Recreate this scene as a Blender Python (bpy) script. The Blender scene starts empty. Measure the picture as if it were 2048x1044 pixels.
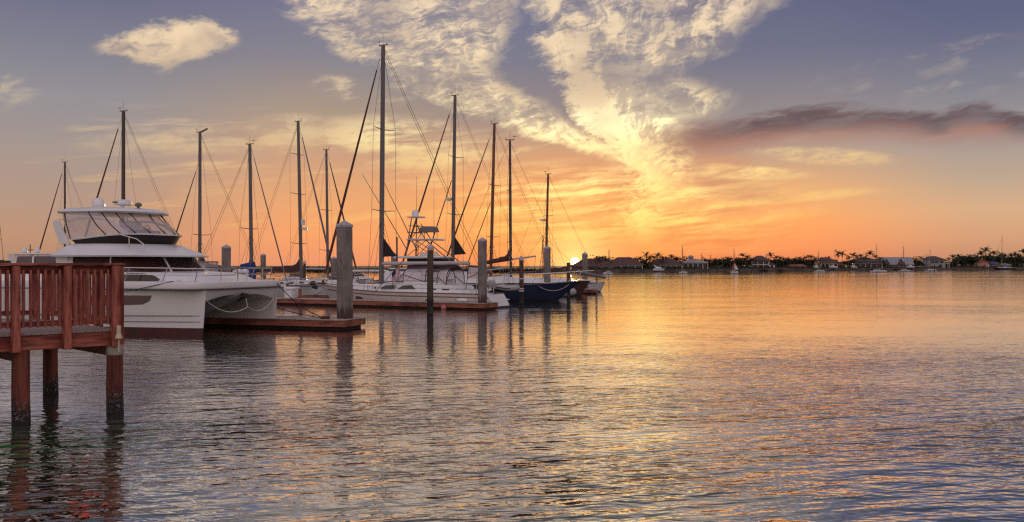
import bpy, bmesh, math, random
from mathutils import Vector, Matrix, Quaternion
R = math.radians
random.seed(7)
scn = bpy.context.scene
COL = scn.collection

# ------------------------------------------------------------------ camera
F_PX, CAM_H, HOR = 1800.0, 2.7, 530.0       # focal length and horizon in 2048 px units
cam_d = bpy.data.cameras.new('camera')
cam = bpy.data.objects.new('camera', cam_d)
COL.objects.link(cam)
cam.location = (0, 0, CAM_H)
cam.rotation_euler = (R(90), 0, 0)
cam_d.sensor_width = 36.0
cam_d.lens = 36.0 * F_PX / 2048.0
cam_d.shift_y = (HOR - 522.0) / 2048.0
cam_d.clip_start = 0.1
cam_d.clip_end = 20000
scn.camera = cam
scn.view_settings.view_transform = 'Standard'
scn.view_settings.look = 'None'
scn.view_settings.exposure = 0.14
scn.view_settings.gamma = 1.0
scn.cycles.use_denoising = False
scn.cycles.pixel_filter_type = 'BLACKMAN_HARRIS'
scn.cycles.filter_width = 1.3
scn.cycles.caustics_reflective = False
scn.cycles.blur_glossy = 0.3
scn.cycles.max_bounces = 6
scn.cycles.sample_clamp_indirect = 4.0
scn.cycles.sample_clamp_direct = 12.0

# ------------------------------------------------------------------ colours
def lin(h):
    h = h.lstrip('#')
    c = [int(h[i:i + 2], 16) / 255 for i in (0, 2, 4)]
    return tuple((x / 12.92 if x <= 0.04045 else ((x + 0.055) / 1.055) ** 2.4) for x in c) + (1.0,)

# ------------------------------------------------------------------ node helper
class NB:
    """small expression builder over a node tree"""
    def __init__(self, tree):
        self.t = tree
    def node(self, typ, **kw):
        n = self.t.nodes.new(typ)
        for k, v in kw.items():
            setattr(n, k, v)
        return n
    def put(self, sock, v):
        if isinstance(v, (int, float, tuple, list)):
            sock.default_value = v
        else:
            self.t.links.new(v, sock)
    def m(self, op, a, b=0.0, c=0.0, clamp=False):
        n = self.node('ShaderNodeMath', operation=op, use_clamp=clamp)
        self.put(n.inputs[0], a); self.put(n.inputs[1], b); self.put(n.inputs[2], c)
        return n.outputs[0]
    def add(self, a, b): return self.m('ADD', a, b)
    def sub(self, a, b): return self.m('SUBTRACT', a, b)
    def mul(self, a, b): return self.m('MULTIPLY', a, b)
    def mad(self, a, b, c): return self.m('MULTIPLY_ADD', a, b, c)
    def ss(self, x, lo, hi, a=0.0, b=1.0):
        n = self.node('ShaderNodeMapRange', interpolation_type='SMOOTHSTEP')
        self.put(n.inputs[0], x)
        for i, v in enumerate((lo, hi, a, b)):
            self.put(n.inputs[1 + i], v)
        return n.outputs[0]
    def lr(self, x, lo, hi, a=0.0, b=1.0):
        n = self.node('ShaderNodeMapRange')
        self.put(n.inputs[0], x)
        for i, v in enumerate((lo, hi, a, b)):
            self.put(n.inputs[1 + i], v)
        return n.outputs[0]
    def mix(self, f, a, b):
        n = self.node('ShaderNodeMix', data_type='RGBA')
        self.put(n.inputs[0], f); self.put(n.inputs[6], a); self.put(n.inputs[7], b)
        return n.outputs[2]
    def ramp(self, x, stops, lo=0.0, hi=1.0, interp='LINEAR'):
        n = self.node('ShaderNodeValToRGB')
        n.color_ramp.interpolation = interp
        e = n.color_ramp.elements
        while len(e) < len(stops):
            e.new(0.5)
        for el, (p, c) in zip(e, sorted(stops, key=lambda s: s[0])):
            el.position = (p - lo) / (hi - lo)
            el.color = lin(c) if isinstance(c, str) else c
        if (lo, hi) != (0.0, 1.0):
            x = self.lr(x, lo, hi)
        self.put(n.inputs[0], x)
        return n.outputs[0]
    def curve(self, x, pts, y0, y1):
        """piecewise smooth function through pts (x, y)"""
        x0, x1 = pts[0][0], pts[-1][0]
        n = self.node('ShaderNodeFloatCurve')
        cu = n.mapping.curves[0]
        q = [((a - x0) / (x1 - x0), (b - y0) / (y1 - y0)) for a, b in pts]
        cu.points[0].location = q[0]; cu.points[1].location = q[-1]
        for p in q[1:-1]:
            cu.points.new(*p)
        for p in cu.points:
            p.handle_type = 'AUTO_CLAMPED'
        n.mapping.update()
        self.put(n.inputs['Value'], self.lr(x, x0, x1))
        return self.mad(n.outputs[0], y1 - y0, y0)
    def noise(self, vec, scale, detail=4.0, rough=0.55, dist=0.0, lac=2.0):
        n = self.node('ShaderNodeTexNoise')
        self.put(n.inputs['Vector'], vec)
        n.inputs['Scale'].default_value = scale
        n.inputs['Detail'].default_value = detail
        n.inputs['Roughness'].default_value = rough
        n.inputs['Lacunarity'].default_value = lac
        n.inputs['Distortion'].default_value = dist
        return n.outputs['Fac']
    def xyz(self, x, y, z):
        n = self.node('ShaderNodeCombineXYZ')
        for i, v in enumerate((x, y, z)):
            self.put(n.inputs[i], v)
        return n.outputs[0]

# ------------------------------------------------------------------ sky
SUN_AZ, SUN_EL = math.atan((1150 - 1024) / F_PX), R(0.21)
world = bpy.data.worlds.new('World')
scn.world = world
world.use_nodes = True
wt = world.node_tree
wt.nodes.clear()
N = NB(wt)
tc = N.node('ShaderNodeTexCoord')
sep = N.node('ShaderNodeSeparateXYZ')
wt.links.new(tc.outputs['Generated'], sep.inputs[0])
dx, dy, dz = sep.outputs
AZ = N.m('ARCTAN2', dx, dy)                       # azimuth from north, radians
EL = N.m('ARCSINE', dz)                           # elevation
def az_of(x): return math.atan((x - 1024) / F_PX)
def el_of(x, y): return math.atan((HOR - y) / F_PX * math.cos(az_of(x)))
A = N.mad(AZ, 1800.0, 1024.0)                     # azimuth, 1 unit = 1/1800 rad
B = N.mad(EL, -1800.0, 530.0)                     # elevation, counted down
def AB(x, y):
    return (1024 + 1800 * az_of(x), 530 - 1800 * el_of(x, y))
def Acol(x): return 1024 + 1800 * az_of(x)
# clear sky: elevation ramps in five directions, blended round the compass
def column(stops):
    return N.ramp(B, [(b, c) for b, c in stops], -700, 560)
c_left = column([(-700, '#585a6c'), (-200, '#5e5f70'), (20, '#62657f'), (130, '#7a7a88'), (230, '#8f8b8f'), (330, '#a19188'), (420, '#b0917e'), (480, '#b98d70'), (525, '#b0836a'), (545, '#a47a64')])
c_ctr = column([(-700, '#585a6c'), (-200, '#82776f'), (20, '#6f7089'), (130, '#848089'), (230, '#a5917f'), (310, '#c39a7c'), (400, '#e2a26e'), (470, '#f09e66'), (525, '#e99468'), (545, '#c98a62')])
c_sun = column([(-700, '#585a6c'), (-200, '#8f7d6e'), (20, '#6f7089'), (130, '#797886'), (230, '#948482'), (300, '#c89a78'), (380, '#f3a160'), (440, '#fbae5a'), (480, '#faa352'), (525, '#f28548'), (545, '#d07a48')])
c_mid = column([(-700, '#585a6c'), (-200, '#77706e'), (20, '#60637e'), (130, '#6f7083'), (230, '#8d8486'), (310, '#b79a86'), (390, '#e7ab72'), (450, '#f8a25e'), (495, '#f39359'), (525, '#e38558'), (545, '#b97354')])
c_right = column([(-700, '#585a6c'), (-200, '#4a4d62'), (20, '#55587a'), (120, '#646780'), (210, '#7c7c88'), (300, '#9d9490'), (370, '#b59f8a'), (430, '#d0a781'), (480, '#cf9a74'), (525, '#b98568'), (545, '#a07a66')])
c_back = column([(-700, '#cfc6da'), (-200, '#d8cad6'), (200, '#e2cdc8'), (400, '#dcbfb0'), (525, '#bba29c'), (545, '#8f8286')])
base = N.mix(N.ss(A, Acol(150), Acol(640)), c_left, c_ctr)
base = N.mix(N.ss(A, Acol(640), Acol(1130)), base, c_sun)
base = N.mix(N.ss(A, Acol(1150), Acol(1560)), base, c_mid)
base = N.mix(N.ss(A, Acol(1560), Acol(2000)), base, c_right)
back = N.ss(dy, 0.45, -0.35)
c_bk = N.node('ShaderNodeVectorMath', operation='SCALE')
wt.links.new(c_back, c_bk.inputs[0]); c_bk.inputs['Scale'].default_value = 1.0      # unseen sky behind the camera, brightened as fill light for the boats
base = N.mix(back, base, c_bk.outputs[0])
# glow round the sun
sunv = N.node('ShaderNodeCombineXYZ')
sd = (math.sin(SUN_AZ) * math.cos(SUN_EL), math.cos(SUN_AZ) * math.cos(SUN_EL), math.sin(SUN_EL))
for i in range(3):
    sunv.inputs[i].default_value = sd[i]
dist = N.node('ShaderNodeVectorMath', operation='DISTANCE')
wt.links.new(tc.outputs['Generated'], dist.inputs[0]); wt.links.new(sunv.outputs[0], dist.inputs[1])
SD = dist.outputs['Value']
glow = N.m('POWER', N.lr(SD, 0.0, 0.17, 1.0, 0.0), 2.2)
base = N.mix(N.mul(glow, 0.7), base, (1.0, 0.52, 0.17, 1))

# cloud noises in direction space (warped, drawn out along the horizon)
wx = N.noise(N.xyz(N.mul(A, 0.01), N.mul(B, 0.01), 0.0), 1.1, 3.0, 0.6)
wy = N.noise(N.xyz(N.mul(A, 0.01), N.mul(B, 0.01), 4.3), 1.1, 3.0, 0.6)
Aw = N.add(A, N.mad(wx, 70.0, -35.0))
Bw = N.add(B, N.mad(wy, 50.0, -25.0))
def nz(ax, ay, shear, scale, detail, rough, z, dist=0.0, a=None, b=None):
    a = Aw if a is None else a
    b = Bw if b is None else b
    bb = N.add(b, N.mul(a, shear))
    return N.noise(N.xyz(N.mul(a, ax * 0.01), N.mul(bb, ay * 0.01), z), scale, detail, rough, dist)
n_fluff = nz(0.8, 2.0, 0.12, 1.5, 12.0, 0.60, 1.0)
n_fine = nz(0.75, 2.2, 0.25, 6.0, 8.0, 0.66, 7.0)
_ax, _ay = AB(1235, 400)                          # the feathers fan out from above the sun
_ra, _rb = N.sub(Aw, _ax), N.sub(Bw, _ay)
_th = N.m('ARCTAN2', _ra, N.mul(_rb, -1.0))
_rr = N.m('LOGARITHM', N.m('MAXIMUM', N.add(N.mul(_ra, _ra), N.mul(_rb, _rb)), 1.0), math.e)
n_fan = N.noise(N.xyz(N.mul(_rr, 1.6), N.mul(_th, 6.0), 5.0), 1.6, 12.0, 0.64)
As = N.add(A, N.mad(wx, 30.0, -15.0))
Bs = N.add(B, N.mad(wy, 16.0, -8.0))
n_streak = nz(0.30, 3.4, 0.10, 1.3, 9.0, 0.62, 3.0, 0.0, As, Bs)
n_big = nz(1.0, 1.4, 0.0, 0.55, 3.0, 0.5, 11.0)
n_edge = N.add(N.mad(n_fluff, 130.0, -65.0), N.mad(n_fine, 56.0, -28.0))
def span_mask(t, x, lo, hi, soft_lo, soft_hi, rough=1.0):
    """1 where lo(t) < x < hi(t), frayed by the fluff noise"""
    xx = N.add(x, N.mul(n_edge, rough))
    a = N.m('SUBTRACT', xx, lo)
    b = N.m('SUBTRACT', hi, xx)
    return N.mul(N.ss(a, -soft_lo, soft_lo), N.ss(b, -soft_hi, soft_hi))
def blob(x, y, rx, ry, rot=0.0, rough=0.5):
    ca, cb = AB(x, y)
    a = N.sub(N.add(A, N.mul(n_edge, rough)), ca); b = N.sub(N.add(B, N.mul(n_edge, 0.35 * rough)), cb)
    c, s = math.cos(R(rot)), math.sin(R(rot))
    p = N.add(N.mul(a, c / rx), N.mul(b, -s / rx)); q = N.add(N.mul(a, s / ry), N.mul(b, c / ry))
    d = N.add(N.mul(p, p), N.mul(q, q))
    return N.ss(d, 1.6, 0.0)
def vpts(pts): return [(AB(x, y)[1], AB(x, y)[0]) for y, x in pts]      # boundary x as function of height
def hpts(pts): return [AB(x, y) for x, y in pts]                        # boundary y as function of azimuth
# two great feathers of altocumulus that rise out of the glow
L1 = N.curve(B, vpts([(-330, 380), (-120, 500), (0, 590), (60, 640), (100, 690), (150, 795), (200, 880), (240, 985), (270, 1060), (300, 1180), (335, 1290)]), 0, 2048)
R1 = N.curve(B, vpts([(-330, 1060), (-120, 1060), (0, 1040), (50, 1022), (100, 1006), (150, 990), (175, 1040), (205, 1082), (240, 1125), (270, 1180), (300, 1260), (335, 1345)]), 0, 2048)
feather_l = span_mask(B, A, L1, R1, 40, 26)
feather_l = N.mul(feather_l, N.ss(B, 345, 300))
L2 = N.curve(B, vpts([(-330, 1010), (-120, 1040), (0, 1062), (50, 1082), (100, 1092), (130, 1100), (170, 1128), (220, 1145), (270, 1185), (310, 1240), (350, 1275), (420, 1290)]), 0, 2048)
R2 = N.curve(B, vpts([(-330, 1760), (-120, 1640), (0, 1545), (40, 1500), (80, 1445), (110, 1425), (140, 1345), (165, 1380), (195, 1440), (225, 1420), (250, 1365), (275, 1330), (300, 1300), (350, 1322), (420, 1350)]), 0, 2048)
feather_r = span_mask(B, A, L2, R2, 24, 50)
feather_r = N.mul(feather_r, N.ss(B, 440, 380))
hole = N.m('MAXIMUM', blob(1275, 165, 100, 42, -20), blob(1090, 30, 55, 50, 0))
hole = N.m('MAXIMUM', hole, blob(1330, 215, 70, 22, -10))
rib = N.m('MAXIMUM', N.ss(N.m('ABSOLUTE', N.sub(A, N.add(L2, 42.0))), 70, 0), 0.0)      # bright inner rim of the right feather
tex_l = N.add(N.add(N.mul(n_fluff, 0.42), N.mul(n_fan, 0.33)), N.mul(n_fine, 0.42))
tex_r = N.add(N.add(N.mul(n_fluff, 0.25), N.mul(n_fan, 0.52)), N.mul(n_fine, 0.36))
dens_l = N.mul(feather_l, N.ss(tex_l, 0.47, 0.69))
dens_r = N.mul(feather_r, N.ss(N.add(tex_r, N.add(N.mul(rib, 0.14), N.mul(hole, -0.085))), 0.46, 0.66))
low = N.ss(B, 190, 300)
dens_l = N.m('MAXIMUM', dens_l, N.mul(N.mul(feather_l, low), N.ss(tex_l, 0.43, 0.66)))
dens_r = N.m('MAXIMUM', dens_r, N.mul(N.mul(feather_r, N.ss(B, 215, 300)), N.ss(tex_r, 0.43, 0.66)))
veil = N.mul(N.m('MAXIMUM', feather_l, feather_r), N.ss(n_fluff, 0.3, 0.6, 0.16, 0.46))
feathers = N.m('MAXIMUM', N.m('MAXIMUM', dens_l, dens_r), veil)
# the lone lens cloud
T3 = N.curve(A, hpts([(165, 96), (250, 68), (330, 50), (395, 40), (450, 52), (492, 76)]), -100, 300)
B3 = N.curve(A, hpts([(165, 98), (230, 112), (290, 130), (330, 138), (370, 130), (415, 112), (492, 78)]), -100, 300)
bx = N.add(B, N.mul(n_edge, 0.45))
lens = N.mul(N.ss(N.sub(bx, T3), -6, 16), N.ss(N.sub(B3, bx), -4, 14))
lens = N.mul(lens, N.mul(N.ss(A, Acol(165), Acol(215)), N.ss(A, Acol(492), Acol(470))))
lens = N.mul(lens, N.ss(N.add(n_fluff, N.mul(n_fine, 0.5)), 0.42, 0.80, 0.18, 1.0))
# streaky bands low over the glow and to the left
zone_s = N.mul(N.mul(N.ss(B, 310, 380), N.ss(B, 530, 470)), N.mul(N.ss(A, Acol(880), Acol(1080)), N.ss(A, Acol(1680), Acol(1380))))
n_st2 = nz(0.50, 5.5, 0.08, 1.3, 9.0, 0.66, 33.0, 0.0, As, Bs)
streak = N.mul(N.ss(N.add(N.add(N.mul(n_streak, 0.45), N.mul(n_st2, 0.4)), N.mul(n_fine, 0.15)), 0.44, 0.62), zone_s)
zone_l = N.mul(N.mul(N.ss(B, 210, 290), N.ss(B, 500, 420)), N.mul(N.ss(A, Acol(-50), Acol(250)), N.ss(A, Acol(1100), Acol(860))))
streak_l = N.mul(N.mul(N.ss(n_streak, 0.50, 0.70), zone_l), 0.45)
tail = N.m('MAXIMUM', blob(1290, 400, 50, 95, 10, 0.9), blob(1330, 335, 60, 60, 0, 0.9))
tail = N.mul(tail, N.ss(N.add(N.mul(n_fluff, 0.8), N.mul(n_fine, 0.7)), 0.58, 0.90))
def wisp(*a, k=1.0, lo=0.46, hi=0.68):
    return N.mul(N.mul(blob(*a), N.ss(N.add(N.mul(n_fluff, 0.6), N.mul(n_streak, 0.4)), lo, hi)), k)
wisps = wisp(690, 178, 70, 22, -8)
for w in [wisp(800, 185, 60, 24, 20, k=0.9), wisp(780, 275, 150, 38, 0, k=0.9, lo=0.44, hi=0.58), wisp(860, 320, 130, 26, 4, k=0.6, lo=0.44, hi=0.58), wisp(470, 278, 260, 26, 5, k=0.55, lo=0.36, hi=0.6), wisp(1650, 312, 120, 16, -6, lo=0.36, hi=0.6), wisp(1480, 345, 130, 14, -4, lo=0.36, hi=0.6),
          wisp(1900, 108, 120, 22, 4, k=0.55), wisp(1890, 150, 200, 40, 0, k=0.25), wisp(12, 188, 60, 26, 20, k=0.6), wisp(1560, 398, 170, 12, 3, k=0.8, lo=0.36), wisp(1500, 440, 140, 14, 6, k=0.8, lo=0.36),
          wisp(1060, 300, 70, 18, 15, k=0.6), wisp(620, 250, 70, 20, -10, k=0.4)]:
    wisps = N.m('MAXIMUM', wisps, w)
base = N.mix(N.mul(N.mul(N.ss(n_st2, 0.52, 0.36), zone_s), 0.5), base, N.ramp(B, [(300, '#b98a74'), (400, '#d48f5c'), (480, '#e08640'), (530, '#dd7a3c')], -100, 560))
white = N.m('MAXIMUM', N.m('MAXIMUM', feathers, lens), N.m('MAXIMUM', N.m('MAXIMUM', streak, streak_l), N.m('MAXIMUM', tail, wisps)))
# light on the clouds: cream high up, yellow near the glow, mauve-brown where thick
lit = N.ramp(B, [(-700, '#a29aa0'), (-100, '#d2bda8'), (40, '#f0d6b2'), (170, '#f8dcb0'), (245, '#ffecb6'), (300, '#ffe6a0'), (380, '#ffdb86'), (450, '#ffcf70'), (520, '#ffac58')], -700, 560)
side = N.ss(N.m('ABSOLUTE', N.sub(A, 1190.0)), 130, 760)
lit = N.mix(N.mul(side, 0.40), lit, N.ramp(B, [(-100, '#b8a796'), (60, '#e6cbaa'), (200, '#d8b896'), (300, '#dcb08a'), (450, '#e6a468')], -100, 560))
shade = N.ramp(B, [(-700, '#555268'), (0, '#80767c'), (170, '#9a857c'), (260, '#c59a78'), (330, '#e8a566'), (450, '#ee9a58')], -700, 560)
thick = N.m('MAXIMUM', N.mul(N.ss(n_big, 0.42, 0.62), 0.8), N.ss(N.add(N.mul(n_fluff, 0.5), N.mul(n_fan, 0.5)), 0.56, 0.38))
sv = N.node('ShaderNodeVectorMath', operation='SCALE')          # the clouds burn brightest just above the sun
wt.links.new(lit, sv.inputs[0])
N.put(sv.inputs['Scale'], N.mad(N.mul(N.mul(N.ss(B, 150, 270), N.ss(B, 520, 430)), N.ss(N.m('ABSOLUTE', N.sub(A, 1200.0)), 420, 60)), 0.32, 1.0))
lit = sv.outputs[0]
thick = N.mul(thick, N.ss(B, 330, 170, 0.35, 1.0))
ccol = N.mix(N.mul(thick, 0.6), lit, shade)
sky = N.mix(N.mul(white, 0.93), base, ccol)
# dark smoke-like bank on the right
T4 = N.curve(A, hpts([(1270, 275), (1320, 262), (1400, 248), (1480, 236), (1560, 228), (1640, 220), (1750, 214), (1830, 217), (1880, 228), (1905, 212), (1945, 205), (1990, 213), (2060, 236), (2300, 290), (2700, 330)]), 100, 400)
B4 = N.curve(A, hpts([(1270, 290), (1320, 298), (1400, 305), (1500, 292), (1600, 274), (1750, 268), (1850, 278), (1950, 276), (2060, 268), (2300, 330), (2700, 350)]), 100, 400)
n_smoke = nz(0.40, 2.4, 0.12, 1.5, 9.0, 0.62, 21.0, 0.2)
sb = N.add(B, N.mad(n_smoke, 50.0, -25.0))
bank = N.mul(N.ss(N.sub(sb, T4), -12, 8), N.ss(N.sub(B4, sb), -26, 20))
bank = N.mul(N.mul(bank, N.ss(A, Acol(1270), Acol(1420))), N.ss(A, 2700, 2300))
bank = N.mul(bank, N.ss(n_smoke, 0.30, 0.55, 0.62, 1.0))
under = N.ss(N.sub(sb, T4), 14, 52)
bcol = N.mix(under, lin('#5f4a4e'), lin('#a67668'))
bcol = N.mix(N.ss(A, Acol(1480), Acol(1290)), bcol, lin('#b07a62'))
sky = N.mix(N.mul(bank, 0.88), sky, bcol)
patch = N.mul(N.m('MAXIMUM', blob(1480, 382, 80, 20, -8), blob(1440, 330, 70, 22, 0)), 0.5)
sky = N.mix(patch, sky, lin('#c98a68'))
# the sun itself, half risen
disc = N.ss(SD, 0.0050, 0.0040)
halo = N.m('POWER', N.lr(SD, 0.0, 0.075, 1.0, 0.0), 2.6)
sky = N.mix(N.mul(halo, 0.9), sky, (1.5, 0.86, 0.26, 1))
sky = N.mix(disc, sky, (6.0, 4.6, 2.4, 1))
# below the horizon
sky = N.mix(N.ss(EL, -0.002, -0.03), sky, (0.10, 0.085, 0.08, 1))
bg = N.node('ShaderNodeBackground')
bg.inputs['Strength'].default_value = 1.0
wt.links.new(sky, bg.inputs['Color'])
wo = N.node('ShaderNodeOutputWorld')
wt.links.new(bg.outputs[0], wo.inputs[0])
world.cycles.sampling_method = 'MANUAL'
world.cycles.sample_map_resolution = 2048

# ------------------------------------------------------------------ sun lamp, just above the far shore
sun_d = bpy.data.lights.new('sun', 'SUN')
sun_d.energy = 2.0
sun_d.angle = R(0.6)
sun_d.color = (1.0, 0.62, 0.30)
sun = bpy.data.objects.new('sun', sun_d)
COL.objects.link(sun)
_el = R(0.8)
sun.rotation_euler = Vector((-math.sin(SUN_AZ) * math.cos(_el), -math.cos(SUN_AZ) * math.cos(_el), -math.sin(_el))).to_track_quat('-Z', 'Y').to_euler()

# ------------------------------------------------------------------ materials
def mat(name, colour, rough=0.5, metal=0.0, noise=0.0, nscale=6.0, bump=0.0, spec=0.5, coat=0.0, stretch=(1, 1, 1), colour2=None, c2lo=0.45, c2hi=0.62, **kw):
    m = bpy.data.materials.new(name)
    m.use_nodes = True
    t = m.node_tree
    p = t.nodes['Principled BSDF']
    n = NB(t)
    c = lin(colour) if isinstance(colour, str) else tuple(colour) + (1.0,)
    p.inputs['Roughness'].default_value = rough
    p.inputs['Metallic'].default_value = metal
    p.inputs['Specular IOR Level'].default_value = spec
    p.inputs['Coat Weight'].default_value = coat
    if noise or bump or colour2:
        co = n.node('ShaderNodeTexCoord').outputs['Object']
        mp = n.node('ShaderNodeMapping')
        t.links.new(co, mp.inputs[0])
        mp.inputs['Scale'].default_value = stretch
        f = n.noise(mp.outputs[0], nscale, 6.0, 0.62)
        out = c
        if colour2:
            c2 = lin(colour2) if isinstance(colour2, str) else tuple(colour2) + (1.0,)
            out = n.mix(n.ss(n.noise(mp.outputs[0], nscale * 0.37, 5.0, 0.65), c2lo, c2hi), c, c2)
        hs = n.node('ShaderNodeHueSaturation')
        n.put(hs.inputs['Color'], out)
        n.put(hs.inputs['Value'], n.lr(f, 0.3, 0.7, 1 - noise, 1 + noise))
        t.links.new(hs.outputs[0], p.inputs['Base Color'])
        n.put(p.inputs['Roughness'], n.lr(f, 0.3, 0.7, max(rough - 0.12, 0.02), min(rough + 0.12, 1)))
        if bump:
            b = n.node('ShaderNodeBump')
            b.inputs['Strength'].default_value = bump
            b.inputs['Distance'].default_value = 0.02
            t.links.new(f, b.inputs['Height'])
            t.links.new(b.outputs[0], p.inputs['Normal'])
    else:
        p.inputs['Base Color'].default_value = c
    return m

# ------------------------------------------------------------------ water
def water_material():
    m = bpy.data.materials.new('harbour_water')
    m.use_nodes = True
    t = m.node_tree
    p = t.nodes['Principled BSDF']
    n = NB(t)
    geo = n.node('ShaderNodeNewGeometry').outputs['Position']
    s = n.node('ShaderNodeSeparateXYZ')
    t.links.new(geo, s.inputs[0])
    X, Y = s.outputs[0], s.outputs[1]
    patch = n.noise(n.xyz(n.mul(X, 0.018), n.mul(Y, 0.05), 0), 1.0, 3.0, 0.55, 0.4)
    reflection_green = n.mul(n.ss(n.add(X, n.mul(patch, 3.0)), -1.5, -6.5), n.ss(Y, 24.0, 12.0))      # greener colour painted in where the boardwalk's dark reflection lies
    n.put(p.inputs['Base Color'], n.mix(reflection_green, (0.028, 0.060, 0.054, 1), (0.03, 0.17, 0.055, 1)))
    gust = n.noise(n.xyz(n.mul(X, 0.10), n.mul(Y, 0.26), 5.0), 1.0, 3.0, 0.55, 0.5)
    p.inputs['Roughness'].default_value = 0.04
    p.inputs['IOR'].default_value = 1.55
    def layer(kx, ky, rot, sc, det, z, rough=0.5, dist=0.2):
        c, q = math.cos(rot), math.sin(rot)
        u = n.add(n.mul(X, c), n.mul(Y, q)); v = n.add(n.mul(X, -q), n.mul(Y, c))
        return n.noise(n.xyz(n.mul(u, kx), n.mul(v, ky), z), sc, det, rough, dist)
    h1 = layer(0.45, 1.2, R(16), 0.75, 2.0, 0.0)           # metre-long swells
    h2 = layer(0.50, 1.3, R(13), 2.4, 2.0, 3.0)          # wind ripples
    h3 = layer(0.60, 1.2, R(-12), 6.5, 2.0, 6.0)            # capillary wavelets
    h = n.add(n.mul(h1, 0.062), n.add(n.mul(h2, 0.088), n.mul(h3, 0.018)))
    b = n.node('ShaderNodeBump')
    n.put(b.inputs['Strength'], n.mul(n.mul(n.ss(patch, 0.38, 0.60, 0.48, 1.1), n.ss(gust, 0.34, 0.64, 0.55, 1.3)), n.ss(Y, 6.0, 34.0, 1.4, 0.20)))
    b.inputs['Distance'].default_value = 1.0
    t.links.new(h, b.inputs['Height'])
    t.links.new(b.outputs[0], p.inputs['Normal'])
    # bright skin of the water: a mirror that strengthens towards grazing view
    gl = n.node('ShaderNodeBsdfGlossy')
    gl.inputs['Color'].default_value = (0.96, 0.95, 0.94, 1)
    gl.inputs['Roughness'].default_value = 0.05
    t.links.new(b.outputs[0], gl.inputs['Normal'])
    lw = n.node('ShaderNodeLayerWeight'); lw.inputs['Blend'].default_value = 0.5
    t.links.new(b.outputs[0], lw.inputs['Normal'])
    mx = n.node('ShaderNodeMixShader')
    n.put(mx.inputs[0], n.ss(lw.outputs['Facing'], 0.54, 0.86, 0.03, 0.95))
    t.links.new(p.outputs[0], mx.inputs[1]); t.links.new(gl.outputs[0], mx.inputs[2])
    t.links.new(mx.outputs[0], t.nodes['Material Output'].inputs['Surface'])
    return m
wm = bpy.data.meshes.new('water')
ring = [0.0, 30.0, 120.0, 600.0, 1500.0, 3500.0]
wv, wf = [(0, 0, 0)], []
for r in ring[1:]:
    for k in range(64):
        wv.append((r * math.cos(k * math.tau / 64), r * math.sin(k * math.tau / 64), 0))
for k in range(64):
    wf.append((0, 1 + k, 1 + (k + 1) % 64))
for j in range(len(ring) - 2):
    for k in range(64):
        a = 1 + j * 64; b_ = a + 64
        wf.append((a + k, b_ + k, b_ + (k + 1) % 64, a + (k + 1) % 64))
wm.from_pydata(wv, [], wf)
wm.materials.append(water_material())
water = bpy.data.objects.new('water', wm)
COL.objects.link(water)
water['kind'] = 'structure'

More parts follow.
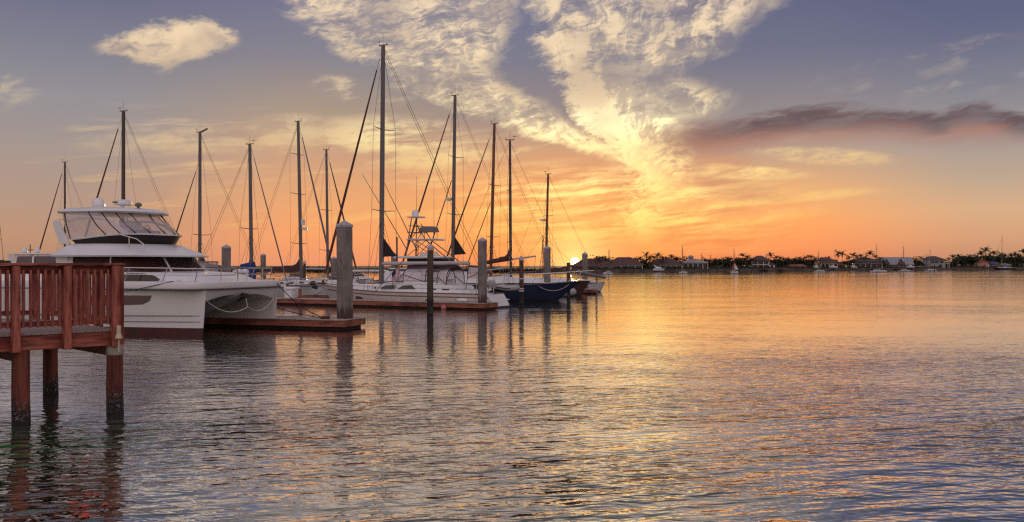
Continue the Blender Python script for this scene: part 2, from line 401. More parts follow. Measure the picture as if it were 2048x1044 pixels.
# ------------------------------------------------------------------ mesh helper
class MB:
    def __init__(self):
        self.v, self.f = [], []
    def _add(self, vs, fs):
        o = len(self.v)
        self.v += [tuple(p) for p in vs]
        self.f += [tuple(i + o for i in q) for q in fs]
        return self
    def box(self, c, s, rz=0.0, ry=0.0, top=(1, 1)):
        M = Matrix.Translation(Vector(c)) @ Matrix.Rotation(rz, 4, 'Z') @ Matrix.Rotation(ry, 4, 'Y')
        vs = []
        for z in (-.5, .5):
            k = top if z > 0 else (1, 1)
            for x, y in ((-.5, -.5), (.5, -.5), (.5, .5), (-.5, .5)):
                vs.append(M @ Vector((x * s[0] * k[0], y * s[1] * k[1], z * s[2])))
        return self._add(vs, [(3, 2, 1, 0), (4, 5, 6, 7), (0, 1, 5, 4), (1, 2, 6, 5), (2, 3, 7, 6), (3, 0, 4, 7)])
    def beam(self, a, b, w, h, up=(0, 0, 1)):
        a, b = Vector(a), Vector(b)
        d = (b - a).normalized()
        s = d.cross(Vector(up))
        s = s.normalized() if s.length > 1e-6 else Vector((1, 0, 0))
        u = s.cross(d)
        vs = []
        for p in (a, b):
            for i, j in ((-.5, -.5), (.5, -.5), (.5, .5), (-.5, .5)):
                vs.append(p + s * (w * i) + u * (h * j))
        return self._add(vs, [(0, 1, 2, 3), (7, 6, 5, 4), (4, 5, 1, 0), (5, 6, 2, 1), (6, 7, 3, 2), (7, 4, 0, 3)])
    def tube(self, pts, r, n=6, caps=True):
        pts = [Vector(p) for p in pts]
        rs = r if isinstance(r, (list, tuple)) else [r] * len(pts)
        rings, ref = [], None
        for i, p in enumerate(pts):
            d = (pts[min(i + 1, len(pts) - 1)] - pts[max(i - 1, 0)]).normalized()
            if ref is None:
                ref = Vector((0, 0, 1)) if abs(d.z) < 0.9 else Vector((1, 0, 0))
            s = d.cross(ref)
            if s.length < 1e-6: s = d.cross(Vector((0, 1, 0)))
            s.normalize()
            u = s.cross(d); ref = u
            rings.append([p + (s * math.cos(k * math.tau / n) + u * math.sin(k * math.tau / n)) * rs[i] for k in range(n)])
        return self.loft(rings, True, caps)
    def loft(self, rings, closed=True, caps=True):
        n = len(rings[0])
        vs = [p for r in rings for p in r]
        fs = []
        for j in range(len(rings) - 1):
            for k in range(n if closed else n - 1):
                a, b = j * n + k, j * n + (k + 1) % n
                fs.append((a, b, b + n, a + n))
        if caps:
            fs.append(tuple(range(n - 1, -1, -1)))
            fs.append(tuple(range((len(rings) - 1) * n, len(rings) * n)))
        return self._add(vs, fs)
    def prism(self, poly, vec):
        n = len(poly)
        vec = Vector(vec)
        a = [Vector(p) for p in poly]
        return self._add(a + [p + vec for p in a], [tuple(range(n - 1, -1, -1)), tuple(range(n, 2 * n))] + [(k, (k + 1) % n, n + (k + 1) % n, n + k) for k in range(n)])
    def lathe(self, prof, c=(0, 0, 0), n=14):
        c = Vector(c)
        rings = [[c + Vector((max(r, 1e-4) * math.cos(k * math.tau / n), max(r, 1e-4) * math.sin(k * math.tau / n), z)) for k in range(n)] for r, z in prof]
        return self.loft(rings, True, True)
    def ell(self, c, s, nu=12, nv=8, rz=0.0, ry=0.0):
        M = Matrix.Translation(Vector(c)) @ Matrix.Rotation(rz, 4, 'Z') @ Matrix.Rotation(ry, 4, 'Y')
        rings = []
        for j in range(nv + 1):
            t = -math.pi / 2 + math.pi * j / nv
            rr = max(math.cos(t), 0.01)
            rings.append([M @ Vector((s[0] * rr * math.cos(k * math.tau / nu), s[1] * rr * math.sin(k * math.tau / nu), s[2] * math.sin(t))) for k in range(nu)])
        return self.loft(rings, True, True)
    def quad(self, *p):
        return self._add(p, [tuple(range(len(p)))])
    def build(self, name, material, parent=None, smooth=0, bevel=0.0):
        me = bpy.data.meshes.new(name)
        me.from_pydata([tuple(p) for p in self.v], [], self.f)
        me.materials.append(material)
        bm = bmesh.new(); bm.from_mesh(me)
        bmesh.ops.recalc_face_normals(bm, faces=bm.faces)
        if bevel:
            es = [e for e in bm.edges if len(e.link_faces) == 2 and e.calc_face_angle(0) > 0.6]
            bmesh.ops.bevel(bm, geom=es, offset=bevel, segments=1, affect='EDGES', clamp_overlap=True)
        bm.to_mesh(me); bm.free()
        if smooth:
            me.polygons.foreach_set('use_smooth', [True] * len(me.polygons))
            me.set_sharp_from_angle(angle=R(smooth))
        o = bpy.data.objects.new(name, me)
        COL.objects.link(o)
        if parent: o.parent = parent
        return o

def tag(o, label=None, cat=None, group=None, kind=None):
    if label: o['label'] = label
    if cat: o['category'] = cat
    if group: o['group'] = group
    if kind: o['kind'] = kind
    return o
def thing(name, label, cat, loc=(0, 0, 0), rz=0.0, group=None):
    o = bpy.data.objects.new(name, None)
    o.empty_display_size = 0.3
    COL.objects.link(o)
    o.location = loc
    o.rotation_euler = (0, 0, rz)
    return tag(o, label, cat, group)
def link_copy(src, parent, loc=None, rz=None):
    c = src.copy()
    COL.objects.link(c)
    c.parent = parent
    if loc is not None: c.location = loc
    if rz is not None: c.rotation_euler = (0, 0, rz)
    return c
def copy_tree(o, parent=None):
    c = o.copy(); COL.objects.link(c); c.parent = parent
    for ch in [k for k in o.children]:
        copy_tree(ch, c)
    return c
# survey of the photograph: a bearing and a distance give a place on the water
def bearing(px, Y): return (px - 1024) / F_PX * Y
def height(py, Y): return CAM_H + (HOR - py) / F_PX * Y
def on_water(px, py):
    Y = F_PX * CAM_H / (py - HOR)
    return Vector((bearing(px, Y), Y, 0))

# ------------------------------------------------------------------ palette
M = {}
M['white'] = mat('white_gelcoat', '#dcd9d4', 0.28, noise=0.018, nscale=.6, spec=0.5, coat=0.2)
M['cream'] = mat('cream_gelcoat', '#c9bfb2', 0.32, noise=0.06, nscale=1.5, coat=0.1)
M['deckwhite'] = mat('nonskid_deck', '#cfcdd2', 0.6, noise=0.06, nscale=3.0)
M['red_bottom'] = mat('red_antifouling', '#4a1a15', 0.75, noise=0.25, nscale=5.0, colour2='#33231d')
M['dark_bottom'] = mat('dark_antifouling', '#26211f', 0.8, noise=0.2, nscale=5.0)
M['navy'] = mat('navy_hull_paint', '#2d344d', 0.5, noise=0.1, nscale=1.0, spec=0.25, coat=0.0)
M['black'] = mat('black_hull_paint', '#1c1b1e', 0.3, noise=0.1, nscale=1.0)
M['glass'] = mat('tinted_glass', '#16110f', 0.06, spec=0.8)
M['smoke'] = mat('brown_tinted_glass', '#3a1c17', 0.12, noise=0.2, nscale=3.0, spec=0.6)
M['steel'] = mat('stainless_steel', '#b9b4b0', 0.2, metal=1.0)
M['alu'] = mat('anodised_spar', '#655d5b', 0.5, metal=0.2, noise=0.08, nscale=2.0, stretch=(4, 4, .5))
M['dark_alu'] = mat('dark_spar', '#4a4140', 0.45, metal=0.3, noise=0.1, nscale=2.0, stretch=(4, 4, .5))
M['wood_spar'] = mat('varnished_spar', '#6b3d28', 0.4, noise=0.15, nscale=3.0, stretch=(5, 5, .4))
M['white_spar'] = mat('white_spar', '#b5aca6', 0.35, noise=0.06, nscale=2.0)
M['wire'] = mat('rigging_wire', '#352f2e', 0.4, metal=0.5)
M['furl'] = mat('furled_sail_sunstrip', '#5a3630', 0.85, noise=0.18, nscale=4.0, stretch=(3, 3, 1))
M['furl_grey'] = mat('furled_sail_grey', '#6a6468', 0.85, noise=0.15, nscale=4.0)
M['brown_canvas'] = mat('brown_canvas', '#4a2f2b', 0.9, noise=0.2, nscale=3.0, bump=0.4)
M['blue_canvas'] = mat('blue_canvas', '#22336f', 0.9, noise=0.2, nscale=3.0, bump=0.4)
M['dark_canvas'] = mat('black_mesh_canvas', '#2b2120', 0.9, noise=0.25, nscale=5.0, bump=0.3)
M['grey_canvas'] = mat('grey_canvas', '#6d6766', 0.9, noise=0.15, nscale=3.0, bump=0.3)
M['tube'] = mat('grey_hypalon', '#a39c96', 0.6, noise=0.1, nscale=3.0)
M['rubber'] = mat('black_rubber', '#1d1b1b', 0.7, noise=0.15)
M['rope'] = mat('pale_rope', '#c9beb0', 0.85, noise=0.15, nscale=20)
M['dark_rope'] = mat('dark_rope', '#2e2422', 0.85, noise=0.15, nscale=20)
M['concrete'] = mat('dock_concrete', '#ab9c92', 0.85, noise=0.16, nscale=3.0, bump=0.3, colour2='#8d7e75')
M['waler'] = mat('rusty_timber_waler', '#9a5a44', 0.8, noise=0.3, nscale=3.5, bump=0.4, stretch=(.4, 2, 2), colour2='#6e3b2c', c2lo=.42, c2hi=.6)
M['float'] = mat('weedy_float', '#231a16', 0.85, noise=0.4, nscale=5.0, bump=0.5, colour2='#3a2418')
M['pvc'] = mat('cream_plastic', '#c4b597', 0.5, noise=0.1)
M['teak'] = mat('teak', '#7a5540', 0.7, noise=0.2, nscale=4, stretch=(.3, 3, 3))
M['redwood'] = mat('red_stained_timber', '#a35c49', 0.75, noise=0.5, nscale=6.0, bump=0.6, stretch=(3, 3, .45), colour2='#6a190e', c2lo=.38, c2hi=.6)
M['redwood_h'] = mat('red_stained_rail', '#a05843', 0.7, noise=0.5, nscale=6.0, bump=0.6, stretch=(.45, 3, 3), colour2='#661a0f', c2lo=.38, c2hi=.6)
M['deckboard'] = mat('weathered_deck_board', '#8f7a72', 0.8, noise=0.25, nscale=4.0, bump=0.4, stretch=(.4, 4, 4))
M['piling'] = mat('creosoted_piling', '#5c2e22', 0.85, noise=0.4, nscale=5.0, bump=0.8, stretch=(2.5, 2.5, .5), colour2='#2a1814', c2lo=.42, c2hi=.58)

M['topside'] = mat('weathered_topsides', '#d6d2cb', 0.3, noise=0.03, nscale=1.2, coat=0.15, stretch=(1.2, 1.2, .25), colour2='#bfb8ac', c2lo=.5, c2hi=.72)
def vinyl_material():
    m = bpy.data.materials.new('clear_vinyl')
    m.use_nodes = True
    t = m.node_tree
    p = t.nodes['Principled BSDF']
    n = NB(t)
    co = n.node('ShaderNodeTexCoord').outputs['Object']
    f = n.noise(co, 1.6, 4.0, 0.6, 0.6)
    p.inputs['Base Color'].default_value = (0.62, 0.55, 0.54, 1)
    p.inputs['Roughness'].default_value = 0.12
    n.put(p.inputs['Alpha'], n.lr(f, 0.3, 0.7, 0.36, 0.60))
    return m
M['vinyl'] = vinyl_material()

def pile_material():
    m = bpy.data.materials.new('pile_concrete')
    m.use_nodes = True
    t = m.node_tree
    p = t.nodes['Principled BSDF']
    n = NB(t)
    co = n.node('ShaderNodeTexCoord').outputs['Object']
    s = n.node('ShaderNodeSeparateXYZ'); t.links.new(co, s.inputs[0])
    z = s.outputs[2]
    f = n.noise(co, 2.2, 6.0, 0.65)
    mp = n.node('ShaderNodeMapping'); t.links.new(co, mp.inputs[0]); mp.inputs['Scale'].default_value = (5, 5, .35)
    drip = n.noise(mp.outputs[0], 1.6, 5.0, 0.6)
    c = n.mix(n.ss(f, 0.35, 0.65), lin('#8d8279'), lin('#72675f'))
    c = n.mix(n.mul(n.ss(drip, 0.52, 0.70), 0.55), c, lin('#4f4641'))
    weed = n.ss(n.add(z, n.mad(drip, -1.5, 0.75)), 1.15, 0.60)          # rust and weed, tide-high
    c = n.mix(n.mul(weed, 0.85), c, lin('#3a2018'))
    pale = n.mul(n.ss(n.add(z, n.mul(drip, -1.0)), 0.2, 0.5), n.ss(z, 1.3, 0.9))
    c = n.mix(n.mul(pale, 0.25), c, lin('#a49a94'))
    t.links.new(c, p.inputs['Base Color'])
    p.inputs['Roughness'].default_value = 0.85
    b = n.node('ShaderNodeBump'); b.inputs['Strength'].default_value = 0.3; b.inputs['Distance'].default_value = 0.02
    t.links.new(f, b.inputs['Height']); t.links.new(b.outputs[0], p.inputs['Normal'])
    return m
M['pile'] = pile_material()
M['pilecap'] = mat('pile_cap', '#a79fa3', 0.5, noise=0.12, nscale=4.0)

def wood_pile_material(name, c1, c2, tide=0.75):
    m = bpy.data.materials.new(name)
    m.use_nodes = True
    t = m.node_tree
    p = t.nodes['Principled BSDF']
    n = NB(t)
    co = n.node('ShaderNodeTexCoord').outputs['Object']
    s = n.node('ShaderNodeSeparateXYZ'); t.links.new(co, s.inputs[0])
    mp = n.node('ShaderNodeMapping'); t.links.new(co, mp.inputs[0]); mp.inputs['Scale'].default_value = (6, 6, .6)
    g = n.noise(mp.outputs[0], 2.0, 5.0, 0.65)
    c = n.mix(n.ss(g, 0.35, 0.65), lin(c1), lin(c2))
    wet = n.ss(n.add(s.outputs[2], n.mul(g, -0.7)), tide, tide - 0.4)
    c = n.mix(wet, c, lin('#1d1512'))
    barn = n.mul(n.ss(n.noise(co, 26.0, 3.0, 0.6), 0.55, 0.64), n.mul(n.ss(s.outputs[2], 0.5, 0.3), n.ss(s.outputs[2], 0.02, 0.12)))
    c = n.mix(n.mul(barn, 0.8), c, lin('#8d8474'))
    t.links.new(c, p.inputs['Base Color'])
    p.inputs['Roughness'].default_value = 0.85
    b = n.node('ShaderNodeBump'); b.inputs['Strength'].default_value = 0.6; b.inputs['Distance'].default_value = 0.03
    t.links.new(g, b.inputs['Height']); t.links.new(b.outputs[0], p.inputs['Normal'])
    return m
M['woodpile'] = wood_pile_material('wooden_pile', '#5e4a3a', '#3d2d24')
M['piling'] = wood_pile_material('red_brown_piling', '#7c3c2c', '#431e16', 0.22)

# ------------------------------------------------------------------ boardwalk with its railing
BW = thing('boardwalk', 'red stained timber boardwalk with slatted railing standing over the water', 'boardwalk', (-7.28, 16.22, 0), R(45.2))
ZD, ZT = 1.55, 2.735
px_list = [0.12, -1.44, -2.9]
boards = MB()
k = 0
for i in range(34):
    x = 0.14 - 0.07 - i * 0.145
    boards.box((x, 1.95, ZD - 0.02), (0.137, 4.16, 0.04))
boards.build('deck_boards', M['deckboard'], BW, bevel=0.004)
for yy in (-0.07, 3.93):
    MB().beam((-4.7, yy, ZD - 0.17), (0.12, yy, ZD - 0.17), 0.05, 0.25).build('fascia', M['redwood_h'], BW, bevel=0.006)
MB().beam((0.12, -0.045, ZD - 0.17), (0.12, 3.905, ZD - 0.17), 0.05, 0.25).build('fascia', M['redwood_h'], BW, bevel=0.006)
for x in px_list:
    MB().beam((x, -0.12, ZD - 0.40), (x, 3.96, ZD - 0.40), 0.09, 0.2).build('cross_beam', M['redwood'], BW, bevel=0.008)
for y in (0.6, 1.3, 2.0, 2.7, 3.4):
    MB().beam((-4.7, y, ZD - 0.17), (0.08, y, ZD - 0.17), 0.05, 0.24).build('joist', M['redwood_h'], BW)
pil = None
for x in px_list:
    for y in (0.0, 3.35):
        a = MB()
        rr = random.Random(int(x * 10 + y))
        a.tube([(x, y, -1.2), (x + .01, y, -0.2), (x, y + .01, 0.5), (x, y, ZD - 0.295 if (x, y) != (0.12, 0) else ZD - 0.47)], [0.155, 0.15, 0.142, 0.137], 16)
        a.build('piling', M['piling'], BW, smooth=40)
MB().lathe([(0.145, ZD - 0.472), (0.15, ZD - 0.46), (0.15, ZD - 0.305), (0.14, ZD - 0.297)], (0.12, 0, 0), 16).build('pile_wrap', M['concrete'], BW, smooth=40)
# railing: posts, caps and balusters along three sides
post_src = MB().box((0, 0, (ZT - 0.04 + 1.24) / 2), (0.13, 0.13, ZT - 0.04 - 1.24)).build('post', M['redwood'], BW, bevel=0.008)
bal_src = MB().box((0, 0, (1.64 + 2.62) / 2), (0.042, 0.03, 0.98)).build('baluster', M['redwood'], BW, bevel=0.004)
runs = [((0.05, -0.16), (-4.7, -0.16), 0.81), ((0.21, 0.03), (0.21, 3.9), 0.97), ((0.05, 4.02), (-4.7, 4.02), 0.81)]
first_p = first_b = True
for (a, b, step) in runs:
    a, b = Vector(a + (0,)), Vector(b + (0,))
    d = (b - a).normalized(); L = (b - a).length
    rz = math.atan2(d.y, d.x)
    nrm = Vector((-d.y, d.x, 0))
    if nrm.dot(Vector((-2.3, 1.9, 0)) - a) < 0: nrm = -nrm            # towards the deck
    t = 0.0
    while t < L + 0.01:
        p = a + d * t
        if first_p:
            post_src.location = p; post_src.rotation_euler = (0, 0, rz); first_p = False
        else:
            link_copy(post_src, BW, p, rz)
        nb = 6
        for j in range(1, nb + 1):
            q = a + d * (t + step * j / (nb + 1))
            if (q - a).length > L - 0.05: break
            q = q - nrm * 0.0
            if first_b:
                bal_src.location = q; bal_src.rotation_euler = (0, 0, rz); first_b = False
            else:
                link_copy(bal_src, BW, q, rz)
        t += step
    e0, e1 = a - d * 0.1, a + d * (L + 0.06)
    MB().beam((e0.x, e0.y, ZT - 0.02), (e1.x, e1.y, ZT - 0.02), 0.16, 0.04).build('top_rail', M['redwood_h'], BW, bevel=0.005)
    i0, i1 = e0 + nrm * 0.085 + d * .1, e1 + nrm * 0.085
    MB().beam((i0.x, i0.y, ZT - 0.115), (i1.x, i1.y, ZT - 0.115), 0.036, 0.14).build('rail_board', M['redwood_h'], BW, bevel=0.004)
    i0, i1 = a + nrm * 0.036 + d * .066, e1 + nrm * 0.036
    MB().beam((i0.x, i0.y, 1.70), (i1.x, i1.y, 1.70), 0.036, 0.09).build('bottom_rail', M['redwood_h'], BW, bevel=0.004)
lamp = MB().lathe([(0.025, 0.10), (0.038, 0.10), (0.038, 0.22), (0.025, 0.23)], (0.07, -0.30, ZD - 0.16), 12)
lamp.lathe([(0.065, 0.0), (0.06, 0.03), (0.04, 0.09), (0.03, 0.10)], (0.07, -0.30, ZD - 0.16), 12)
lamp.build('downlight', M['pvc'], BW, smooth=40)
MB().tube([(0.07, -0.30, ZD - 0.18), (0.07, -0.30, ZD - 0.40)], 0.014, 8).build('conduit', M['pvc'], BW, smooth=40)

# ------------------------------------------------------------------ floating docks
def floating_dock(label, corner, ang, length, width, z=0.40, group='floating finger docks'):
    """corner = near right-hand corner, running back along -x from there"""
    d = thing('floating_dock', label, 'dock', (corner[0], corner[1], 0), ang, group)
    n = max(2, int(length / 3))
    sl = MB()
    for i in range(n):
        sl.box((-length * (i + .5) / n, width / 2, z - 0.045), (length / n - 0.02, width - 0.1, 0.09))
    sl.build('deck_slab', M['concrete'], d, bevel=0.012)
    w = MB()
    for y in (0.0, width):
        w.beam((-length, y, z - 0.15), (0.06, y, z - 0.15), 0.1, 0.27)
    w.beam((0.06 - .05, 0.052, z - 0.15), (0.06 - .05, width - 0.052, z - 0.15), 0.1, 0.268)
    for i in range(int((length - .3) / .55)):
        w.box((-0.3 - i * 0.55, -0.062, z - 0.09), (0.05, 0.03, 0.05))
    w.build('waler', M['waler'], d, bevel=0.012)
    c = MB()
    for y in (0.0, width):
        c.beam((-length, y, z + 0.0), (0.085, y, z + 0.0), 0.15, 0.03)
    c.beam((0.02, 0.077, z), (0.02, width - 0.077, z), 0.13, 0.029)
    c.build('edge_cap', M['concrete'], d, bevel=0.006)
    MB().box((-length / 2, width / 2, -0.1), (length - 0.2, width - 0.16, 0.54)).build('float', M['float'], d)
    for t in (0.12, 0.5, 0.85):
        c2 = MB().tube([(-length * t - .14, 0.14, z + .09), (-length * t + .14, 0.14, z + .09)], 0.018, 6)
        for s in (-.05, .05):
            c2.tube([(-length * t + s, 0.14, z + .0), (-length * t + s, 0.14, z + .09)], 0.018, 6)
        c2.build('cleat', M['steel'], d)
    return d
D1A, D2A = R(-17.9), R(-29.0)
dock1 = floating_dock('short floating dock ending at the thick concrete pile beside the catamaran', (-7.02, 37.38), D1A, 14.0, 1.87)
dock2 = floating_dock('long floating dock along the white cruiser with pink buoy at its edge', (-1.75, 53.7), D2A, 20.0, 1.7)
dock3 = floating_dock('floating dock glimpsed behind the white dock box', (bearing(652, 69), 69, 0), R(-8), 6.0, 1.6)
dock4 = floating_dock('outermost floating dock carrying the glass lantern', (8.0, 84.5), R(-6), 9.0, 1.7)

# ------------------------------------------------------------------ piles
def concrete_pile(px, Y, w, top_y, label, yaw=R(-33), base=-1.5, numbered=False):
    z = height(top_y, Y)
    p = thing('concrete_pile', label, 'pile', (bearing(px, Y), Y, 0), yaw, 'square concrete piles')
    h = w / 2
    p.rotation_euler = (R(((px * 37) % 11 - 5) * .12), R(((px * 53) % 11 - 5) * .12), yaw)
    MB().box((0, 0, (z - .42 * w + base) / 2), (w, w, z - .42 * w - base)).build('shaft', M['pile'], p, bevel=0.02)
    c = MB()
    e = h * 1.06
    zz = z - .42 * w
    c.loft([[(-e, -e, zz - .16 * w), (e, -e, zz - .16 * w), (e, e, zz - .16 * w), (-e, e, zz - .16 * w)], [(-e, -e, zz + .02), (e, -e, zz + .02), (e, e, zz + .02), (-e, e, zz + .02)], [(-.02, -.02, z), (.02, -.02, z), (.02, .02, z), (-.02, .02, z)]])
    c.build('cap', M['pilecap'], p, bevel=0.008)
    if numbered:
        m_ = MB()
        for a in (.3,):
            m_.box((h * a, -e - 0.003, zz - .06 * w), (.14 * w, .004, .08 * w))
        m_.build('cap_marking', M['rubber'], p)
    return p
concrete_pile(690, 38.7, 0.50, 441, 'thickest and nearest square concrete pile at the end of the short dock', numbered=True)
concrete_pile(965, 54.6, 0.43, 475, 'square concrete pile at the end of the long dock, by the cruiser stern', yaw=R(-20))
concrete_pile(452, 62, 0.47, 489, 'square concrete pile rising right behind the catamaran bow rail', yaw=R(-45))
concrete_pile(527, 104, 0.45, 507, 'slim square concrete pile between the blue sail cover and the brown one', yaw=R(-15))
concrete_pile(789, 84, 0.47, 505, 'square concrete pile behind the striped flag', yaw=R(-20))
concrete_pile(668, 92, 0.45, 513, 'square concrete pile half hidden left of the thickest pile', yaw=R(-15))
concrete_pile(1094.5, 76, 0.48, 491, 'square concrete pile rising behind the blue hulled boat deck', yaw=R(-14))
concrete_pile(1170, 86.2, 0.48, 504, 'outermost square concrete pile standing on the lantern dock', yaw=R(-12))
def wooden_pile(px, Y, r, top_y, label, cap=True, ropes=()):
    z = height(top_y, Y)
    p = thing('wooden_pile', label, 'pile', (bearing(px, Y), Y, 0), 0, 'round wooden mooring piles')
    rr = random.Random(int(px))
    p.rotation_euler = (R(rr.uniform(-1, 1)), R(rr.uniform(-1.2, 1.2)), 0)
    zs = [-1.5, -0.3, 0.6, z * .55, z - .25]
    MB().tube([(rr.uniform(-.015, .015), rr.uniform(-.015, .015), q) for q in zs], [r * 1.08, r * 1.06, r * 1.02, r, r * .97], 14).build('shaft', M['woodpile'], p, smooth=40)
    if cap:
        MB().lathe([(r * 1.08, z - .34), (r * 1.1, z - .2), (r * .9, z - .14), (0.02, z)], (0, 0, 0), 14).build('cap', M['pilecap'], p, smooth=30)
    for q in ropes:
        MB().lathe([(r * 1.02, q - .05), (r * 1.16, q - .03), (r * 1.16, q + .03), (r * 1.02, q + .05)], (0, 0, 0), 12).build('rope_band', M['rope'], p, smooth=60)
    return p
wooden_pile(860, 48.6, 0.17, 488, 'tall dark round wooden pile in front of the white cruiser')
wooden_pile(1043, 62.3, 0.16, 511, 'round wooden pile wrapped with rope in front of the blue hull', ropes=(1.05, 0.9, 1.75))
wooden_pile(1137.5, 72.5, 0.15, 519, 'bare dark round pile beyond the blue boat bow', cap=False)
wooden_pile(608, 88, 0.14, 521, 'slim round wooden pile right of the brown sail cover mast')
wooden_pile(1193, 92, 0.1, 507, 'thin post with a dark board beside the outermost pile', cap=False)

# ------------------------------------------------------------------ power catamaran
CA = thing('power_catamaran', 'big white power catamaran with flybridge under clear panels beside the boardwalk', 'catamaran', (-11.07, 36.55, 0), math.atan2(-.306, .952))
def cat_side(q, x):
    """outer and inner half widths of one hull at height fraction; centre line at 2.45"""
    s = min(1.0, max(0.0, (0.2 - x) / 5.0))
    full = s ** 0.62
    return full
def cat_ring(x, sgn, z0, z1, n=6):
    """one cross-section of a hull: outer side up from z0, over to the inner side"""
    f = cat_side(0, x)
    pts_o, pts_i = [], []
    for k in range(n + 1):
        z = z0 + (z1 - z0) * k / n
        h = max(0.0, min(1.0, (z + 0.4) / 2.2))
        flare = 0.35 + 0.65 * h ** 0.55
        stepo = 0.035 if z > 0.74 else (0.018 if z > 0.52 else 0)
        rake = 0.30 * (1 - h) * (1 if x > -1 else 0) * max(0, (x + 1) / 1.2)
        yo = 2.45 + (0.02 + 0.60 * flare * f + stepo * f)
        yi = 2.45 - (0.02 + (0.50 * flare * f if z < 1.0 else 0.50 * flare * f + 0.25 * f * (z - 1.0)))
        pts_o.append(Vector((x - rake * .6, sgn * yo, z)))
        pts_i.append(Vector((x - rake * .6, sgn * yi, z)))
    return pts_o + pts_i[::-1]
xs_h = [0.22, 0.12, -0.08, -0.4, -0.9, -1.6, -2.6, -4.0, -6.0, -8.5, -11.3]
for sgn in (-1, 1):
    MB().loft([cat_ring(x, sgn, 0.30, 1.79, 14) for x in xs_h]).build('hull', M['topside'], CA, smooth=28)
    MB().loft([cat_ring(x, sgn, -0.4, 0.298, 5) for x in xs_h]).build('bottom_paint', M['red_bottom'], CA, smooth=40)
def cat_outer(x, z):
    h = max(0.0, min(1.0, (z + 0.4) / 2.2))
    f = cat_side(0, x)
    return 2.45 + 0.02 + 0.60 * (0.35 + 0.65 * h ** 0.55) * f + (0.035 if z > 0.74 else (0.018 if z > 0.52 else 0)) * f
for sgn in (-1, 1):
    for z0 in (0.50, 0.73):
        MB().tube([(x - .12 * (x > -.3), sgn * (cat_outer(x, z0 + .02) + .004), z0 + .035 * max(0, 1 + x / 5)) for x in xs_h[1:]], .017, 5).build('spray_rail', M['grey_canvas'], CA, smooth=60)
# bridge deck between the hulls: level top, vaulted underside with a nacelle in the middle
br = MB()
rings = []
ny = 24
for x in (0.17, 0.05, -0.3, -0.8, -1.5, -2.4, -3.6, -5.5, -8.0, -11.0):
    top, bot = [], []
    for k in range(ny + 1):
        y = -2.45 + 4.9 * k / ny
        arch = 1.66 - 0.30 * abs(y / 2.45) ** 2.2 - (0.10 if x < 0.1 else 0.0)
        a = min(1.0, max(0.0, (0.1 - x) / 3.2)) ** 0.8
        nac = 1.05 * a * math.exp(-(y / 0.75) ** 2)
        z = max(0.42, arch - 0.45 * a - nac)
        if x > 0.1: z = max(z, 1.66 - 0.26 - .10 * abs(y / 2.45) ** 2)
        xx = x + (0.06 * (1 - (y / 2.45) ** 2) if x > 0 else 0)
        top.append(Vector((xx, y, 1.79))); bot.append(Vector((xx - .05 * (x > .1), y, z)))
    rings.append(top + bot[::-1])
br.loft(rings).build('bridge_deck', M['white'], CA, smooth=40)
def plan(xr, xf, hw, z, lc=1.0, rc=0.3, n=9, pw=2.0, dz=None):
    """a ring seen from above: straight sides, rounded stern corners and a rounded front"""
    pts = []
    for k in range(4):
        t = math.pi + (math.pi / 2) * k / 3
        pts.append((xr + rc + rc * math.cos(t), -hw + rc + rc * math.sin(t)))
    for k in range(-n, n + 1):
        t = math.pi / 2 * k / n
        c, s = math.cos(t), math.sin(t)
        pts.append((xf - lc + lc * abs(c) ** (2 / pw), hw * math.copysign(abs(s) ** (2 / pw), s)))
    for k in range(4):
        t = math.pi / 2 + (math.pi / 2) * k / 3
        pts.append((xr + rc + rc * math.cos(t), hw - rc + rc * math.sin(t)))
    return [Vector((x, y, z + (dz(x, y) if dz else 0))) for x, y in pts]
MB().loft([plan(-11.4, 0.32, 3.06, 1.76, 1.2, pw=5), plan(-11.4, 0.36, 3.10, 1.84, 1.2, pw=5), plan(-11.4, 0.33, 3.07, 2.02, 1.2, pw=5), plan(-11.4, 0.22, 2.98, 2.07, 1.15, pw=5)]).build('gunwale', M['white'], CA, smooth=50)
MB().loft([plan(-11.4, 0.30, 3.03, 1.735, 1.2, pw=5), plan(-11.4, 0.375, 3.115, 1.765, 1.2, pw=5), plan(-11.4, 0.375, 3.115, 1.80, 1.2, pw=5)], caps=False).build('rub_rail', M['grey_canvas'], CA, smooth=60)
# raised foredeck and saloon house
MB().loft([plan(-4.0, 0.08, 2.1, 2.05, 1.7, pw=2.8), plan(-4.0, -0.35, 2.02, 2.24, 1.7, pw=2.8), plan(-4.0, -1.0, 1.85, 2.38, 1.6, pw=2.8), plan(-4.0, -2.0, 1.5, 2.44, 1.4, pw=2.6)]).build('foredeck_trunk', M['white'], CA, smooth=45)
MB().loft([plan(-10.2, -2.0, 2.50, 2.05, 1.8, pw=2.8), plan(-10.2, -2.1, 2.46, 2.36, 1.8, pw=2.8), plan(-10.0, -2.25, 2.40, 2.42, 1.8, pw=2.8)]).build('house_side', M['white'], CA, smooth=40)
MB().loft([plan(-9.4, -2.35, 2.36, 2.42, 1.8, pw=2.8), plan(-9.4, -3.2, 2.16, 3.06, 1.8, pw=2.8)]).build('saloon_window', M['smoke'], CA, smooth=40)
for (x0, w) in ((-2.4, .07), (-4.3, .06), (-6.4, .5), (-8.2, .08)):
    for sgn in (-1, 1):
        x1 = x0 - (0.55 if x0 > -3 else .15)
        y0 = 2.385 if x0 < -3 else 1.1
        y1 = 2.185 if x0 < -3 else .95
        MB().beam((x0, sgn * y0, 2.42), (x1, sgn * y1, 3.05), w, .03, up=(0, sgn, 0)).build('window_mullion', M['white'], CA)
ov = [(-3.9, 1.985), (-3.8, 2.2), (-3.2, 2.30), (-2.6, 2.29), (-2.1, 2.20), (-1.85, 2.06), (-1.95, 1.99)]
